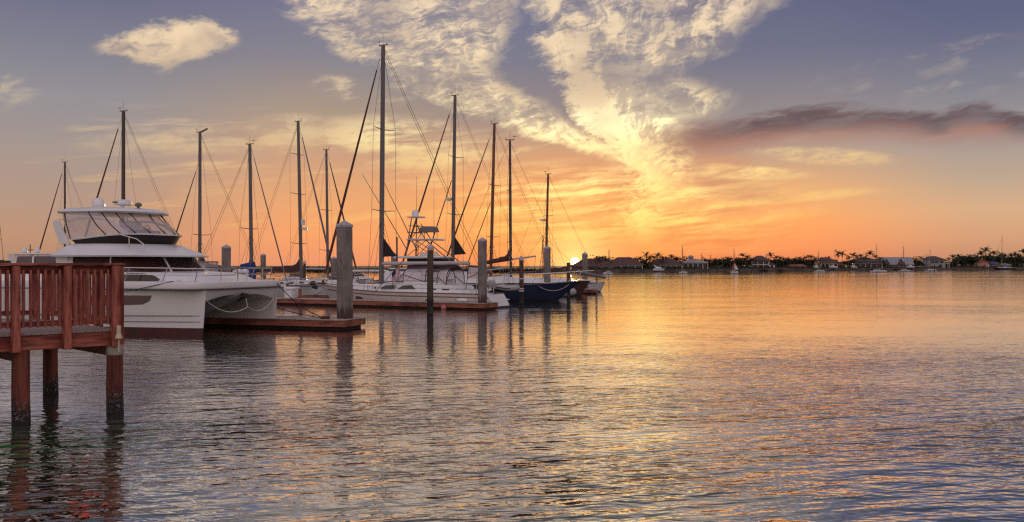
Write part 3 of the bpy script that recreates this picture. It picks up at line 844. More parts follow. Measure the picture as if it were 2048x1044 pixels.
for sgn in (-1, 1):
    MB().prism([(x, sgn * 2.475, z + .08) for x, z in ov], (0, sgn * 0.035, 0)).build('side_window', M['glass'], CA)
    hw = [(-4.6, 1.53), (-1.95, 1.53), (-2.05, 1.33), (-2.35, 1.19), (-4.6, 1.10)]
    MB().prism([(x, sgn * (2.45 + .02 + .60 * (0.35 + .65 * ((z + .4) / 2.2) ** .55) * cat_side(0, x) + .028), z) for x, z in hw], (0, sgn * .018, 0)).build('hull_window', M['smoke'], CA)
# brow of the flybridge
MB().loft([plan(-7.2, -2.3, 2.60, 3.03, 2.2, pw=2.2), plan(-7.25, -2.27, 2.64, 3.09, 2.2, pw=2.2), plan(-7.15, -2.65, 2.48, 3.22, 2.2, pw=2.2), plan(-6.95, -3.2, 2.25, 3.42, 2.0, pw=2.2), plan(-6.75, -3.6, 2.08, 3.56, 1.8, pw=2.2)]).build('flybridge_brow', M['white'], CA, smooth=40)
for sgn in (-1, 1):
    MB().loft([[(-7.0, sgn * 2.25, 2.05), (-6.6, sgn * 2.25, 2.05), (-6.6, sgn * 2.12, 2.05), (-7.0, sgn * 2.12, 2.05)], [(-7.1, sgn * 2.3, 3.05), (-6.5, sgn * 2.3, 3.05), (-6.5, sgn * 2.15, 3.05), (-7.1, sgn * 2.15, 3.05)]]).build('roof_pillar', M['white'], CA)
cz = lambda x, y: 0.23 * min(1, max(0, (x + 6.6) / 2.6))
MB().loft([plan(-6.6, -3.95, 1.98, 3.55, 1.5, pw=2.2), plan(-6.6, -3.8, 2.0, 3.62, 1.5, pw=2.2), plan(-6.7, -3.6, 2.04, 3.70, 1.6, pw=2.2, dz=cz)]).build('flybridge_coaming', M['dark_canvas'], CA, smooth=40)
MB().loft([plan(-6.72, -3.52, 2.07, 3.70, 1.6, pw=2.2, dz=cz), plan(-6.72, -3.5, 2.09, 3.74, 1.6, pw=2.2, dz=cz), plan(-6.68, -3.57, 2.04, 3.765, 1.6, pw=2.2, dz=cz)]).build('coaming_rim', M['white'], CA, smooth=50)
en0 = plan(-6.95, -3.62, 2.0, 3.76, 1.6, pw=2.2, dz=cz)
en1 = plan(-7.5, -4.5, 1.78, 4.90, 1.5, pw=2.2)
MB().loft([en0, en1], caps=False).build('clear_panels', M['vinyl'], CA, smooth=40)
n_ = len(en0)
for k in [3, 5, 7, 9, 11, 13, 15, 17, 19, 21, 23]:
    a, b = en0[k], en1[max(3, min(n_ - 4, k - (1 if k < 13 else -1 if k > 13 else 0)))]
    mid = (a + b) / 2 + Vector((0.05, 0.03 * (1 if a.y > 0 else -1), -0.1))
    MB().tube([a + Vector((.02, 0, 0)), mid, b + Vector((.02, 0, 0))], 0.022, 6).build('panel_seam', M['dark_canvas'], CA)
for sgn in (-1, 1):
    arch = [(-6.55, 3.55), (-7.05, 3.55), (-7.3, 4.05), (-7.42, 4.45), (-7.3, 4.55), (-7.1, 4.5), (-6.95, 4.1), (-6.75, 3.8)]
    MB().prism([(x, sgn * 2.0, z) for x, z in arch], (0, sgn * .14, 0)).build('rear_arch', M['white'], CA, bevel=.02)
    sw = [(-7.2, 4.52), (-6.6, 4.62), (-5.6, 4.60), (-4.9, 4.42), (-4.5, 4.15), (-4.35, 4.0)]
    MB().tube([(x, sgn * 1.55, z) for x, z in sw], 0.06, 6).build('hardtop_frame', M['white'], CA, smooth=50)
MB().loft([plan(-7.62, -4.2, 1.80, 4.84, 1.4, pw=2.3), plan(-7.66, -4.15, 1.86, 4.90, 1.4, pw=2.3), plan(-7.62, -4.2, 1.82, 4.97, 1.4, pw=2.3), plan(-7.3, -4.5, 1.5, 5.07, 1.3, pw=2.3), plan(-6.6, -5.0, 1.0, 5.12, 1.2, pw=2.3)]).build('hardtop', M['white'], CA, smooth=50)
# flybridge furniture seen through the panels
MB().box((-5.5, 0.5, 3.95), (.5, 1.4, .7)).box((-5.8, 0.5, 4.35), (.14, 1.3, .55), ry=-.15).build('helm_seat', M['cream'], CA, bevel=.06)
MB().loft([plan(-4.9, -4.2, .9, 3.7, .4), plan(-4.85, -4.4, .85, 4.15, .4)]).build('helm_console', M['dark_canvas'], CA)
MB().tube([Vector((-4.95, .5 + .19 * math.cos(t * math.tau / 12), 4.2 + .19 * math.sin(t * math.tau / 12))) for t in range(13)], .018, 5).build('steering_wheel', M['rubber'], CA)
# on the hardtop
MB().lathe([(.17, 5.08), (.2, 5.11), (.255, 5.2), (.265, 5.38), (.2, 5.52), (.1, 5.58), (0.01, 5.6)], (-7.05, .0, 0), 18).build('satellite_dome', M['white'], CA, smooth=40)
MB().lathe([(.1, 5.08), (.1, 5.2), (.28, 5.24), (.34, 5.30), (.33, 5.40), (.25, 5.47), (.01, 5.49)], (-5.75, 0, 0), 18).build('radar_dome', M['white'], CA, smooth=40)
MB().box((-5.9, -.325, 5.36), (.3, .03, .05), rz=-.2).build('radar_band', M['rubber'], CA)
MB().lathe([(.05, 5.05), (.05, 5.12), (.14, 5.15), (.15, 5.22), (.08, 5.29), (.01, 5.3)], (-4.55, -.5, 0), 14).build('antenna_dome', M['grey_canvas'], CA, smooth=40)
MB().tube([(-7.6, .4, 4.95), (-7.6, .4, 5.5)], .025, 6).tube([(-7.75, .4, 5.2), (-7.4, .4, 5.2)], .025, 6).build('light_mast', M['dark_alu'], CA)
# stainless rails
for sgn in (-1, 1):
    top = [(-5.6, sgn * 2.92, 2.60), (-3.2, sgn * 2.92, 2.60), (-1.2, sgn * 2.88, 2.58), (-0.4, sgn * 2.72, 2.56), (0.08, sgn * 2.25, 2.56), (0.14, sgn * 1.4, 2.56), (.14, sgn * .45, 2.56), (.14, sgn * .33, 2.48), (.14, sgn * .30, 2.07)]
    MB().tube(top, .026, 8).build('bow_rail', M['steel'], CA, smooth=60)
    MB().tube([(x, y, z - .26) for x, y, z in top[:-2]], .018, 6).build('bow_rail', M['steel'], CA, smooth=60)
    for i, (x, y, lean) in enumerate(((-4.6, 2.92, .25), (-2.9, 2.92, .25), (-1.2, 2.88, .2), (-.1, 2.5, .12), (.14, 1.4, .0))):
        MB().tube([(x - lean, sgn * (y + .02), 2.06), (x, sgn * y, 2.58)], .02, 6).build('stanchion', M['steel'], CA)
MB().tube([(-3.05, -1.95, 3.22), (-3.05, -1.95, 3.52), (-3.4, -1.95, 3.74), (-4.3, -2.0, 3.95)], .024, 8).tube([(-3.75, -1.97, 3.4), (-3.75, -1.97, 3.84)], .024, 6).build('flybridge_rail', M['steel'], CA, smooth=60)
for sgn in (-1, 1):
    MB().beam((-.95, sgn * 2.72, 2.13), (-.65, sgn * 2.72, 2.13), .04, .03).box((-.86, sgn * 2.72, 2.09), (.03, .03, .06)).box((-.74, sgn * 2.72, 2.09), (.03, .03, .06)).build('cleat', M['steel'], CA)
# anchor under the bow platform and the mooring bridle
an = MB()
an.box((.12, 0, 1.52), (.55, .16, .12), ry=.25)
an.prism([(.28, -.3, 1.40), (.42, 0, 1.48), (.28, .3, 1.40), (-.05, .12, 1.24), (-.05, -.12, 1.24)], (0.02, 0, .05))
an.beam((-.05, 0, 1.28), (.3, 0, 1.46), .06, .08)
an.build('anchor', M['dark_alu'], CA, bevel=.01)
def sag(a, b, drop, n=10):
    a, b = Vector(a), Vector(b)
    return [a.lerp(b, t / n) - Vector((0, 0, drop * 4 * (t / n) * (1 - t / n))) for t in range(n + 1)]
bd = MB().tube(sag((.16, -2.42, 1.38), (.32, .1, 1.0), .33), .022, 6).tube(sag((.32, .1, 1.0), (.16, 2.40, 1.42), .38), .022, 6).tube([(.32, .1, 1.0), (.28, 0, 1.42)], .022, 6)
bd.build('anchor_bridle', M['rope'], CA, smooth=60)
for sgn in (-1, 1):
    MB().lathe([(.01, -.05), (.06, -.03), (.06, .03), (.01, .05)], (.17, sgn * 2.41, 1.42), 10).build('bridle_eye', M['steel'], CA)
# mooring lines to the short dock
def mooring(name, label, a, b, drop, r=.018, m='dark_rope'):
    o = MB().tube(sag(a, b, drop, 14), r, 6).build(name, M[m], None, smooth=60)
    return tag(o, label, 'rope', 'mooring lines')
cw = CA.matrix_basis.copy()
RZ = Matrix.Translation((-11.07, 36.55, 0)) @ Matrix.Rotation(math.atan2(-.306, .952), 4, 'Z')
mooring('mooring_line', 'dark slack mooring line from the far catamaran bow to the short dock', RZ @ Vector((.1, 2.3, 2.12)), (-7.95, 38.2, .46), .28)
mooring('mooring_line', 'dark mooring line lying low from the catamaran stern side to the dock cleat', RZ @ Vector((-1.5, 3.05, 1.2)), (-8.1, 38.25, .46), .1)
mooring('mooring_line', 'taut dark line from the catamaran side cleat down towards the boardwalk', RZ @ Vector((-.8, -3.02, 2.10)), RZ @ Vector((-5.5, -3.6, 1.2)), .04, .014)
tag(MB().ell((-8.0, 38.15, .46), (.14, .09, .05)).ell((-7.8, 38.1, .45), (.12, .07, .04)).tube([Vector((-7.9 + .17 * math.cos(t * .7), 38.12 + .1 * math.sin(t * .7), .43 + .006 * t)) for t in range(19)], .022, 6).build('rope_coil', M['furl'], None, smooth=60), 'small heap of rope by the cleat on the short dock', 'rope')

# ------------------------------------------------------------------ sailing boats
def hull_fn(L, B, fb, ob, os_, full=0.62):
    """returns P(s, q): s 0 stern .. 1 bow, q 0 below water .. 1 sheer, for one side"""
    fs, fm, fbw = fb
    def sheer(s):
        return fm + (fbw - fm) * max(0, (s - .45) / .55) ** 1.8 + (fs - fm) * max(0, (.45 - s) / .45) ** 2
    def half(s):
        a = math.sin(math.pi * min(1, (s * .86 + .14)) ) if s < .42 else max(0.0, math.cos((s - .42) / .58 * math.pi / 2)) ** .75
        return B / 2 * max(a, 0) ** full if s < .42 else B / 2 * a
    def P(s, q, sgn):
        z = -.35 + (sheer(s) + .35) * q
        h = min(1.0, max(0.0, z + .35) / (sheer(s) + .35))
        xb = L / 2 - ob * (1 - h) ** .9
        xs = -L / 2 + os_ * (1 - h)
        x = xs + (xb - xs) * s
        w = half(s) * (.35 + .65 * h ** .42)
        return Vector((x, sgn * max(w, .012), z))
    return P, sheer, half
def build_hull(t, L, B, fb, ob, os_, m_hull, m_bot, zboot=.12, stripe=None, ns=16):
    P, sheer, half = hull_fn(L, B, fb, ob, os_)
    def ring(s, z0, z1, n):
        H = sheer(s) + .35
        q0 = (z0 + .35) / H
        q1 = 1.0 if z1 is None else (z1 + .35) / H
        a = [P(s, q0 + (q1 - q0) * k / n, 1) for k in range(n + 1)]
        b = [P(s, q0 + (q1 - q0) * k / n, -1) for k in range(n + 1)]
        return a[::-1] + b
    ss = [k / ns for k in range(ns)] + [.97, 1.0]
    ss = sorted(set(ss))
    MB().loft([ring(s, zboot, None, 6) for s in ss], closed=True).build('hull', m_hull, t, smooth=38)
    MB().loft([ring(s, -.3, zboot - .004, 2) for s in ss], closed=True).build('bottom_paint', m_bot, t, smooth=40)
    # toe rail and deck
    for sgn in (-1, 1):
        MB().tube([P(s, 1, sgn) + Vector((0, sgn * .012, .02)) for s in ss], .035, 5).build('toe_rail', M['teak'] if stripe else M['grey_canvas'], t)
    d = MB()
    rings = [[P(s, 1, 1) + Vector((0, -.0, -.02)), Vector((P(s, 1, 1).x, 0, sheer(s) + .05 * half(s))), P(s, 1, -1) + Vector((0, .0, -.02))] for s in ss]
    d.loft(rings, closed=False, caps=False).build('deck', M['deckwhite'], t, smooth=60)
    if stripe:
        for sgn in (-1, 1):
            MB().loft([[P(s, q, sgn) + Vector((0, sgn * .014, 0)) for q in (.80, .85)] for s in ss[:-2]], closed=False, caps=False).build('cove_stripe', stripe, t)
    return P, sheer, half
def seg(mb, a, b, r, n=5):
    return mb.tube([a, b], r, n)
def sailboat(label, px, Y, top_y, heading, L=11.0, B=3.4, fb=(.95, .9, 1.3), mast_x=.8, mast_r=.085, rake=0.0, J=None, spreaders=(.42, .72), hull=None, bottom=None, mast=None,
             furl='furl', furl_r=.055, furl_top=.97, boom=None, boom_z=1.95, cover=None, cover_shape=.16, backstay=True, detail=2, cabin=True, stripe=None, ob=1.1, os_=.5, group='sailing boats berthed in the marina',
             extra=None, inner=None, name='sailboat', spar_r=.05, wire=.011, ratlines=False):
    """placed by its mast: bearing px at distance Y, masthead at height of top_y"""
    hull = hull or M['topside']; bottom = bottom or M['dark_bottom']; mast_m = mast or M['alu']
    c, s_ = math.cos(heading), math.sin(heading)
    bx, by = bearing(px, Y), Y
    t = thing(name, label, 'sailboat', (bx - c * mast_x, by - s_ * mast_x, 0), heading, group)
    P, sheer, half = build_hull(t, L, B, fb, ob, os_, hull, bottom, stripe=stripe)
    zt = height(top_y, Y)
    zd = sheer((mast_x + L / 2) / L) + .25
    top = Vector((mast_x + rake, 0, zt)); base = Vector((mast_x, 0, zd - .4))
    def on_mast(f): return base.lerp(top, f)
    mast_r *= 1.3 if detail > 1 else 1.0
    MB().tube([base, base.lerp(top, .5), top], [mast_r, mast_r * .97, mast_r * .8], 10).build('mast', mast_m, t, smooth=50)
    bowp = P(1, 1, 1); bowp.y = 0
    if J is None: J = bowp.x - mast_x - .15
    tack = Vector((mast_x + J, 0, max(sheer(min(1, (mast_x + J + L / 2) / L)), .8) + .25))
    sternp = P(0, 1, 1); sternp.y = 0
    hd = on_mast(furl_top) + Vector((math.copysign(mast_r, J), 0, 0))
    if furl:
        g0, g1 = tack.lerp(hd, .03), tack.lerp(hd, .93)
        k = [g0.lerp(g1, f) for f in (0, .1, .35, .7, 1)]
        MB().tube(k, [furl_r * .8, furl_r * 1.15, furl_r * 1.1, furl_r * .85, furl_r * .5], 7).build('furled_headsail', M[furl], t, smooth=60)
        MB().lathe([(.03, -.14), (.11, -.1), (.11, .02), (.03, .05)], tack, 10).build('furling_drum', M['dark_alu'], t, smooth=40)
    w = MB()
    seg(w, tack, hd, wire)
    w.build('forestay', M['wire'], t)
    if inner:
        f0, jf, kind, r_ = inner
        a = Vector((mast_x + jf, 0, zd)); b = on_mast(f0)
        MB().tube([a, a.lerp(b, .1), a.lerp(b, .93)], [r_, r_, r_ * .6], 6).build('furled_staysail', M[kind], t, smooth=60)
    if backstay:
        w = MB()
        seg(w, sternp + Vector((.1, 0, .1)), top, wire); w.build('backstay', M['wire'], t)
        if detail > 1:
            w = MB(); seg(w, sternp + Vector((.15, .35, .1)), on_mast(.985), wire * .9); w.build('topping_lift', M['wire'], t)
    tips = {}
    for f in spreaders:
        p = on_mast(f)
        wid = B * .36 * (1.05 - .25 * f)
        sp = MB()
        for sgn in (-1, 1):
            tip = p + Vector((-.18, sgn * wid, .07)); tips[(f, sgn)] = tip
            sp.tube([p, tip], [.035, .02], 5)
        sp.build('spreader', mast_m, t)
    for sgn in (-1, 1):
        sm = min(.98, (mast_x + L / 2) / L)
        chain = Vector((mast_x - .1, sgn * (half(sm) * .95), sheer(sm) + .05))
        pts = [chain] + [tips[(f, sgn)] for f in spreaders] + [on_mast(.985)]
        MB().tube(pts, wire, 4).build('shroud', M['wire'], t)
        if spreaders and detail > 0:
            low = MB()
            seg(low, chain + Vector((.35, 0, 0)), on_mast(spreaders[0] - .015), wire, 4)
            seg(low, chain - Vector((.4, 0, 0)), on_mast(spreaders[0] - .015), wire, 4)
            low.build('lower_shroud', M['wire'], t)
        if ratlines:
            rl = MB(); a0, a1, bq = chain + Vector((.35, 0, 0)), chain - Vector((.4, 0, 0)), on_mast(spreaders[0] - .015)
            for k in range(1, 15):
                rl.tube([a0.lerp(bq, k / 16), a1.lerp(bq, k / 16)], .012, 4)
            seg(rl, a0, bq, .016, 4); seg(rl, a1, bq, .016, 4)
            rl.build('ratlines', M['wire'], t)
    # masthead gear
    if detail > 0:
        g = MB()
        seg(g, top + Vector((-.35, 0, .05)), top + Vector((.35, 0, .05)), .035, 5)
        seg(g, top, top + Vector((0, 0, .8)), .012, 4)
        seg(g, top + Vector((.32, .0, .05)), top + Vector((.32, 0, .3)), .012, 4)
        seg(g, top + Vector((.2, 0, .3)), top + Vector((.48, 0, .3)), .02, 4)
        seg(g, top + Vector((-.32, 0, .05)), top + Vector((-.32, 0, .2)), .02, 4)
        g.build('wind_instruments', M['dark_alu'], t)
    if boom:
        bl, rise = boom
        b0 = Vector((mast_x - math.copysign(.1, bl), 0, boom_z)); b1 = b0 + Vector((-bl, 0, rise))
        MB().tube([b0, b1], spar_r * 1.5, 8).build('boom', mast_m if cover else M['white_spar'], t, smooth=50)
        if cover:
            rings = []
            for k in range(11):
                f = k / 10
                p = b0.lerp(b1, .02 + .93 * f)
                hh = cover_shape * (1.0 - .55 * f) + (.55 * max(0, 1 - f * 9) if cover_shape > .1 else 0) + .03 * math.sin(k * 2.1)
                ww = .13 - .05 * f
                rings.append([p + Vector((0, ww * math.cos(a), -.10 + (hh + .12) * (.5 + .5 * math.sin(a)))) for a in [math.tau * q / 10 for q in range(10)]])
            MB().loft(rings).build('sail_cover', M[cover], t, smooth=60)
        m2 = MB(); seg(m2, b1, Vector((b1.x + .3, 0, zd - .3)), wire * 1.5); m2.build('mainsheet', M['wire'], t)
    if cabin:
        cx0, cx1 = -L * .12, L * .26
        hw = B * .27
        rings = []
        for k in range(9):
            f = k / 8
            x = cx0 + (cx1 - cx0) * f
            zz = sheer((x + L / 2) / L)
            h = .42 * (1 - .45 * f ** 3)
            w_ = hw * (1 - .45 * f ** 2)
            rings.append([Vector((x, -w_, zz - .05)), Vector((x - .02, -w_ * .92, zz + h)), Vector((x - .02, 0, zz + h + .07)), Vector((x - .02, w_ * .92, zz + h)), Vector((x, w_, zz - .05))])
        MB().loft(rings, closed=True).build('cabin', M['white'], t, smooth=30)
        if detail > 0:
            for k in range(3):
                f = .1 + .24 * k
                x = cx0 + (cx1 - cx0) * f
                zz = sheer((x + L / 2) / L) + .2
                for sgn in (-1, 1):
                    w_ = hw * (1 - .45 * f ** 2)
                    MB().box((x, sgn * w_ * .962, zz), (.5, .03, .13), rz=-sgn * .02).build('cabin_window', M['glass'], t, bevel=.01)
        # cockpit coaming and wheel
        MB().loft([plan(-L * .42, -L * .1, B * .34, sheer(.2) - .02, .5), plan(-L * .41, -L * .11, B * .31, sheer(.2) + .22, .5)]).build('cockpit_coaming', M['white'], t, smooth=30)
    if detail > 1:
        # pulpit, lifelines and stanchions
        for sgn in (-1, 1):
            ln = MB()
            for hz in (.3, .56):
                ln.tube([P(s, 1, sgn) + Vector((0, -sgn * .06, hz)) for s in (.02, .15, .3, .45, .6, .75, .88)], .01, 4)
            ln.build('lifeline', M['wire'], t)
            for s in (.15, .3, .45, .6, .75):
                p = P(s, 1, sgn) + Vector((0, -sgn * .06, 0))
                MB().tube([p, p + Vector((0, 0, .58))], .014, 5).build('stanchion', M['steel'], t)
            MB().tube([P(.88, 1, sgn) + Vector((0, -sgn * .05, 0)), P(.88, 1, sgn) + Vector((0, -sgn * .05, .58)), bowp + Vector((-.1, sgn * .12, .62)), bowp + Vector((0, 0, .62))], .02, 6).build('pulpit', M['steel'], t, smooth=60)
            MB().tube([P(.1, 1, sgn) + Vector((0, -sgn * .05, 0)), P(.1, 1, sgn) + Vector((0, -sgn * .05, .6)), P(0, 1, sgn) + Vector((.1, -sgn * .1, .62)), sternp + Vector((.08, 0, .62))], .02, 6).build('pushpit', M['steel'], t, smooth=60)
    if extra: extra(t, P, sheer, half, zd, on_mast)
    return t

def dodger(t, x0, x1, hw, z0, h, canvas='brown_canvas', panels=True):
    """spray hood: canvas roof on hoops with clear front and side panels"""
    xs = [x1, x1 - (x1 - x0) * .35, x0]
    hs = [.05, h * .93, h]
    def hoop(x, hh, w):
        return [Vector((x, w * math.cos(a), z0 + hh * (abs(math.sin(a)) ** .55 if hh > .1 else 0.02))) for a in [math.pi * k / 12 for k in range(13)]]
    A0, A1, A2 = hoop(x1, .06, hw * .9), hoop(xs[1], hs[1], hw), hoop(x0, hs[2], hw)
    A1b = [p.lerp(q, .12) for p, q in zip(A1, A2)]
    MB().loft([A0, A1], closed=False, caps=False).build('clear_panel', M['vinyl'], t, smooth=60)
    r = MB()
    r.loft([A1[3:-3], A2[3:-3]], closed=False, caps=False)
    r.build('canvas_roof', M[canvas], t, smooth=60)
    for q in (slice(0, 4), slice(-4, None)):
        MB().loft([A1[q], A2[q]], closed=False, caps=False).build('side_panel', M['vinyl'], t, smooth=60)
    f = MB()
    for A_ in (A1, A2): f.tube(A_, .03, 5)
    for k in (0, 4, 8, 12): f.tube([A0[k], A1[k]], .03, 5)
    for k in (0, 12): f.tube([A1[k].lerp(A1[k + (1 if k == 0 else -1)], 1), A2[k]], .025, 5)
    f.build('frame', M[canvas], t)

def radar_on_mast(f=.4, out=.35, r=.28):
    def ex(t, P, sheer, half, zd, om):
        p = om(f) + Vector((out, 0, 0))
        MB().lathe([(.1, -.08), (r, -.05), (r, .08), (r * .7, .14), (.01, .15)], p, 12).build('radar_dome', M['white'], t, smooth=40)
        MB().beam(om(f), p - Vector((0, 0, .08)), .08, .05).build('radar_bracket', M['dark_alu'], t)
    return ex

HR, HL = R(-24), R(152)        # bows to the right, bows to the left
# the white cruiser along the long dock
def cruiser_extra(t, P, sheer, half, zd, om):
    L = 14.2
    # raised centre cockpit with long windows
    rings = []
    for x, z, w in ((-4.9, 1.25, 1.25), (-4.7, 1.42, 1.22), (-2.6, 1.62, 1.24), (-.6, 1.66, 1.2), (.9, 1.50, 1.1), (1.5, 1.3, 1.0)):
        b = .85
        rings.append([Vector((x, -w, b)), Vector((x - .03, -w * .9, z)), Vector((x - .03, w * .9, z)), Vector((x, w, b))])
    MB().loft(rings).build('deckhouse', M['white'], t, smooth=25)
    for sgn in (-1, 1):
        for xa, xb in ((1.05, -.25), (-.42, -1.9)):
            poly = [(xa, 1.12), (xa - .45, 1.36), (xb + (.02 if xb > -1 else .35), 1.40), (xb, 1.12)]
            MB().prism([(x, sgn * (1.19 - (z - .85) * .15 - (.05 if x > .5 else 0) + .012), z) for x, z in poly], (0, sgn * .03, 0)).build('deckhouse_window', M['glass'], t)
        for x in (-3.2, -4.2):
            MB().box((x, sgn * 1.205, 1.12), (.55, .04, .13)).build('portlight', M['glass'], t, bevel=.01)
        for s, q in ((.72, .62), (.30, .60), (.13, .6)):
            p = P(s, q, sgn)
            MB().box((p.x, p.y + sgn * .01, p.z), (.62, .07, .2), rz=sgn * (-.12 if s > .5 else .1)).build('hull_port', M['smoke'], t, bevel=.02)
    dodger(t, -2.6, .1, 1.12, 1.6, 1.05, 'brown_canvas')
    dodger(t, -4.2, -3.1, 1.1, 1.45, 1.15, 'brown_canvas')
    MB().tube([(.6, -.25, .95 + .5), (.62, -.25, 4.6)], .05, 8).build('stowed_pole', M['dark_alu'], t)
    MB().prism([(mx_a - .15, -.01, 4.6), (mx_a - .15, -.01, 3.25), (mx_a - 1.25, -.01, 3.3)], (0, .02, 0)).build('riding_sail', M['dark_canvas'], t)
    # solar panel arch and stern gear
    for sgn in (-1, 1):
        MB().tube([(-6.4, sgn * 1.1, .9), (-6.5, sgn * 1.1, 2.1), (-6.2, sgn * 1.0, 2.3)], .03, 6).build('stern_arch', M['steel'], t)
    MB().tube([(-6.35, -1.1, 2.25), (-6.35, 1.1, 2.25)], .03, 6).build('stern_arch', M['steel'], t)
    for y in (-.8, -.4, .4, .8):
        MB().lathe([(.1, 0), (.12, .1), (.12, .45), (.05, .55)], (-6.6, y, 1.2), 10).build('outboard_cowl' if y == .8 else 'jerry_can', M['tube'], t, smooth=40)
    MB().ell((-5.6, -1.5, 1.05), (.45, .16, .16), ry=.1).build('fender', M['white'], t, smooth=60)
    MB().tube([(-5.55, -1.5, .95), (-5.35, -1.4, 1.35)], .015, 5).build('fender_line', M['rope'], t)
    # bowsprit with anchor
    b = P(1, 1, 1)
    MB().box((b.x + .25, 0, b.z + .06), (1.3, .42, .07)).build('bowsprit', M['teak'], t, bevel=.01)
    an = MB(); an.beam((b.x + .9, 0, b.z), (b.x + .35, 0, b.z - .22), .06, .1); an.prism([(b.x + .35, -.22, b.z - .2), (b.x + .75, 0, b.z - .3), (b.x + .35, .22, b.z - .2), (b.x + .2, 0, b.z - .45)], (0, 0, .06))
    an.build('anchor', M['dark_alu'], t)
    for s in (.62, .66): 
        p = P(s, 1, -1); 
    MB().box((4.9, .35, 1.75), (.08, .5, .6), ry=.4).box((4.6, -.3, 1.72), (.08, .5, .6), ry=-.3).build('folded_cover', M['blue_canvas'], t, bevel=.02)
    # white bimini over the fore hatch
mx_a = 1.75
sailboat('large white cruiser with the tallest mast lying along the long dock', 762.5, 61.2, 92, R(151.5), L=14.3, B=3.9, fb=(.85, .92, 1.38), mast_x=mx_a, mast_r=.135, rake=-.16, J=5.05, spreaders=(.33, .66), furl_r=.085,
         boom=(6.9, .02), boom_z=2.80, cover=None, spar_r=.085, mast=M['alu'], cabin=True, stripe=M['teak'], ob=1.5, os_=-.9, inner=None, extra=cruiser_extra, wire=.014)
# boats behind, bows to the left
def with_cover(*fns):
    def ex(*a):
        for f in fns: f(*a)
    return ex
def tri_sail(t, P, sheer, half, zd, om):
    p = om(.155)
    MB().prism([(p.x - .15, -.01, 5.15), (p.x - .15, -.01, 3.55), (p.x - 1.3, -.01, 3.62)], (0, .02, 0)).build('riding_sail', M['dark_canvas'], t)
sailboat('sailboat with the second tallest mast behind the sportfishing tower', 905, 76, 192, HL, L=13.5, B=3.8, mast_x=1.3, mast_r=.125, rake=-.25, J=5.6, spreaders=(.38, .68), furl_r=.075, boom=None, inner=(.60, 3.4, 'furl', .06),
         extra=with_cover(radar_on_mast(.46, .5, .3), tri_sail))
sailboat('sailboat whose red brown mast carries ratlines and long white boom', 981, 84, 249, HL, L=12.5, B=3.6, mast_x=1.2, mast_r=.12, rake=-.42, J=5.6, spreaders=(.30, .62), furl_r=.07, mast=M['wood_spar'], boom=(4.6, .5), boom_z=3.0, ratlines=True, inner=(.55, 3.2, 'furl', .05))
def tender_e(t, P, sheer, half, zd, om):
    MB().tube([(2.0, 0, 2.0), (5.2, 0, 1.9)], .1, 8).build('staysail_boom', M['wood_spar'], t)
sailboat('small sailboat with brown mast, ratlines and rising covered boom beside the sun', 1091, 92, 349, HL, L=10.5, B=3.2, mast_x=.9, mast_r=.1, rake=-.3, furl=None, spreaders=(.62,), mast=M['wood_spar'], boom=(2.9, .75), boom_z=1.9, cover='brown_canvas', ratlines=True, extra=with_cover(radar_on_mast(.58, .45, .3), tender_e))
sailboat('sailboat whose mast rises straight behind the catamaran radar', 247, 70, 223, R(163), L=12, B=3.6, mast_x=1.0, mast_r=.13, J=4.9, spreaders=(.47,), furl_r=.07, boom=(4.2, .1), boom_z=2.0, cover='brown_canvas', mast=M['dark_alu'])
sailboat('sailboat with slanted masthead crane behind the catamaran bow', 400, 75, 265, R(160), L=11.5, B=3.5, mast_x=1.0, mast_r=.12, J=4.0, furl_top=.80, spreaders=(.34,), furl_r=.06, boom=(4.4, -.25), boom_z=2.2, cover='brown_canvas', cover_shape=.75,
         extra=lambda t, P, sh, h, zd, om: MB().beam(om(1.0), om(1.0) + Vector((-.75, 0, .28)), .08, .12).build('masthead_crane', M['dark_alu'], t))
sailboat('far sailboat whose thin mast stands left of the flybridge arch', 130, 100, 325, R(165), L=11, B=3.3, mast_x=.8, mast_r=.1, J=4.4, spreaders=(.52,), furl_r=.07, boom=(3.5, 0), cover='brown_canvas', mast=M['dark_alu'])
sailboat('sailboat at the left frame edge of which only stays and boom cover show', -25, 62, 230, HR, L=11, B=3.3, mast_x=.6, mast_r=.1, J=1.9, spreaders=(.30,), furl=None, boom=(-2.2, -.05), boom_z=2.95, cover='dark_canvas', mast=M['dark_alu'])
# bows to the right
sailboat('white sailboat with blue sail cover and cabin windows', 503.5, 71, 289, R(-20), L=11.8, B=3.4, fb=(.85, .85, 1.1), mast_x=.2, mast_r=.12, rake=-.18, J=3.3, spreaders=(.42,), furl_r=.05, furl='furl_grey', boom=(1.6, -.45), boom_z=2.45, cover='blue_canvas', cover_shape=.34, ob=1.2, wire=.013,
         extra=lambda t, P, sh, h, zd, om: MB().loft([[(-.75, -.16, 1.3), (.5, -.16, 1.3), (.5, .16, 1.3), (-.75, .16, 1.3)], [(-.9, -.2, 2.3), (.5, -.2, 2.4), (.5, .2, 2.4), (-.9, .2, 2.3)], [(-.85, -.08, 2.75), (.42, -.1, 2.98), (.42, .1, 2.98), (-.85, .08, 2.75)]]).build('mast_cover', M['blue_canvas'], t, bevel=.04))
sailboat('sailboat with brown boom cover and radar halfway up the mast', 603, 80, 243, R(-22), L=11.5, B=3.5, mast_x=.6, mast_r=.125, rake=-.36, J=3.5, spreaders=(.26, .56, .8), furl_r=.08, furl='furl_grey', boom=(4.1, .0), boom_z=2.15, cover='brown_canvas', cover_shape=.6, extra=with_cover(radar_on_mast(.35, .45, .26), lambda t, P, sh, h, zd, om: MB().box(om(.39) + Vector((.3, 0, 0)), (.25, .25, .5)).build('radar_reflector', M['white'], t)))
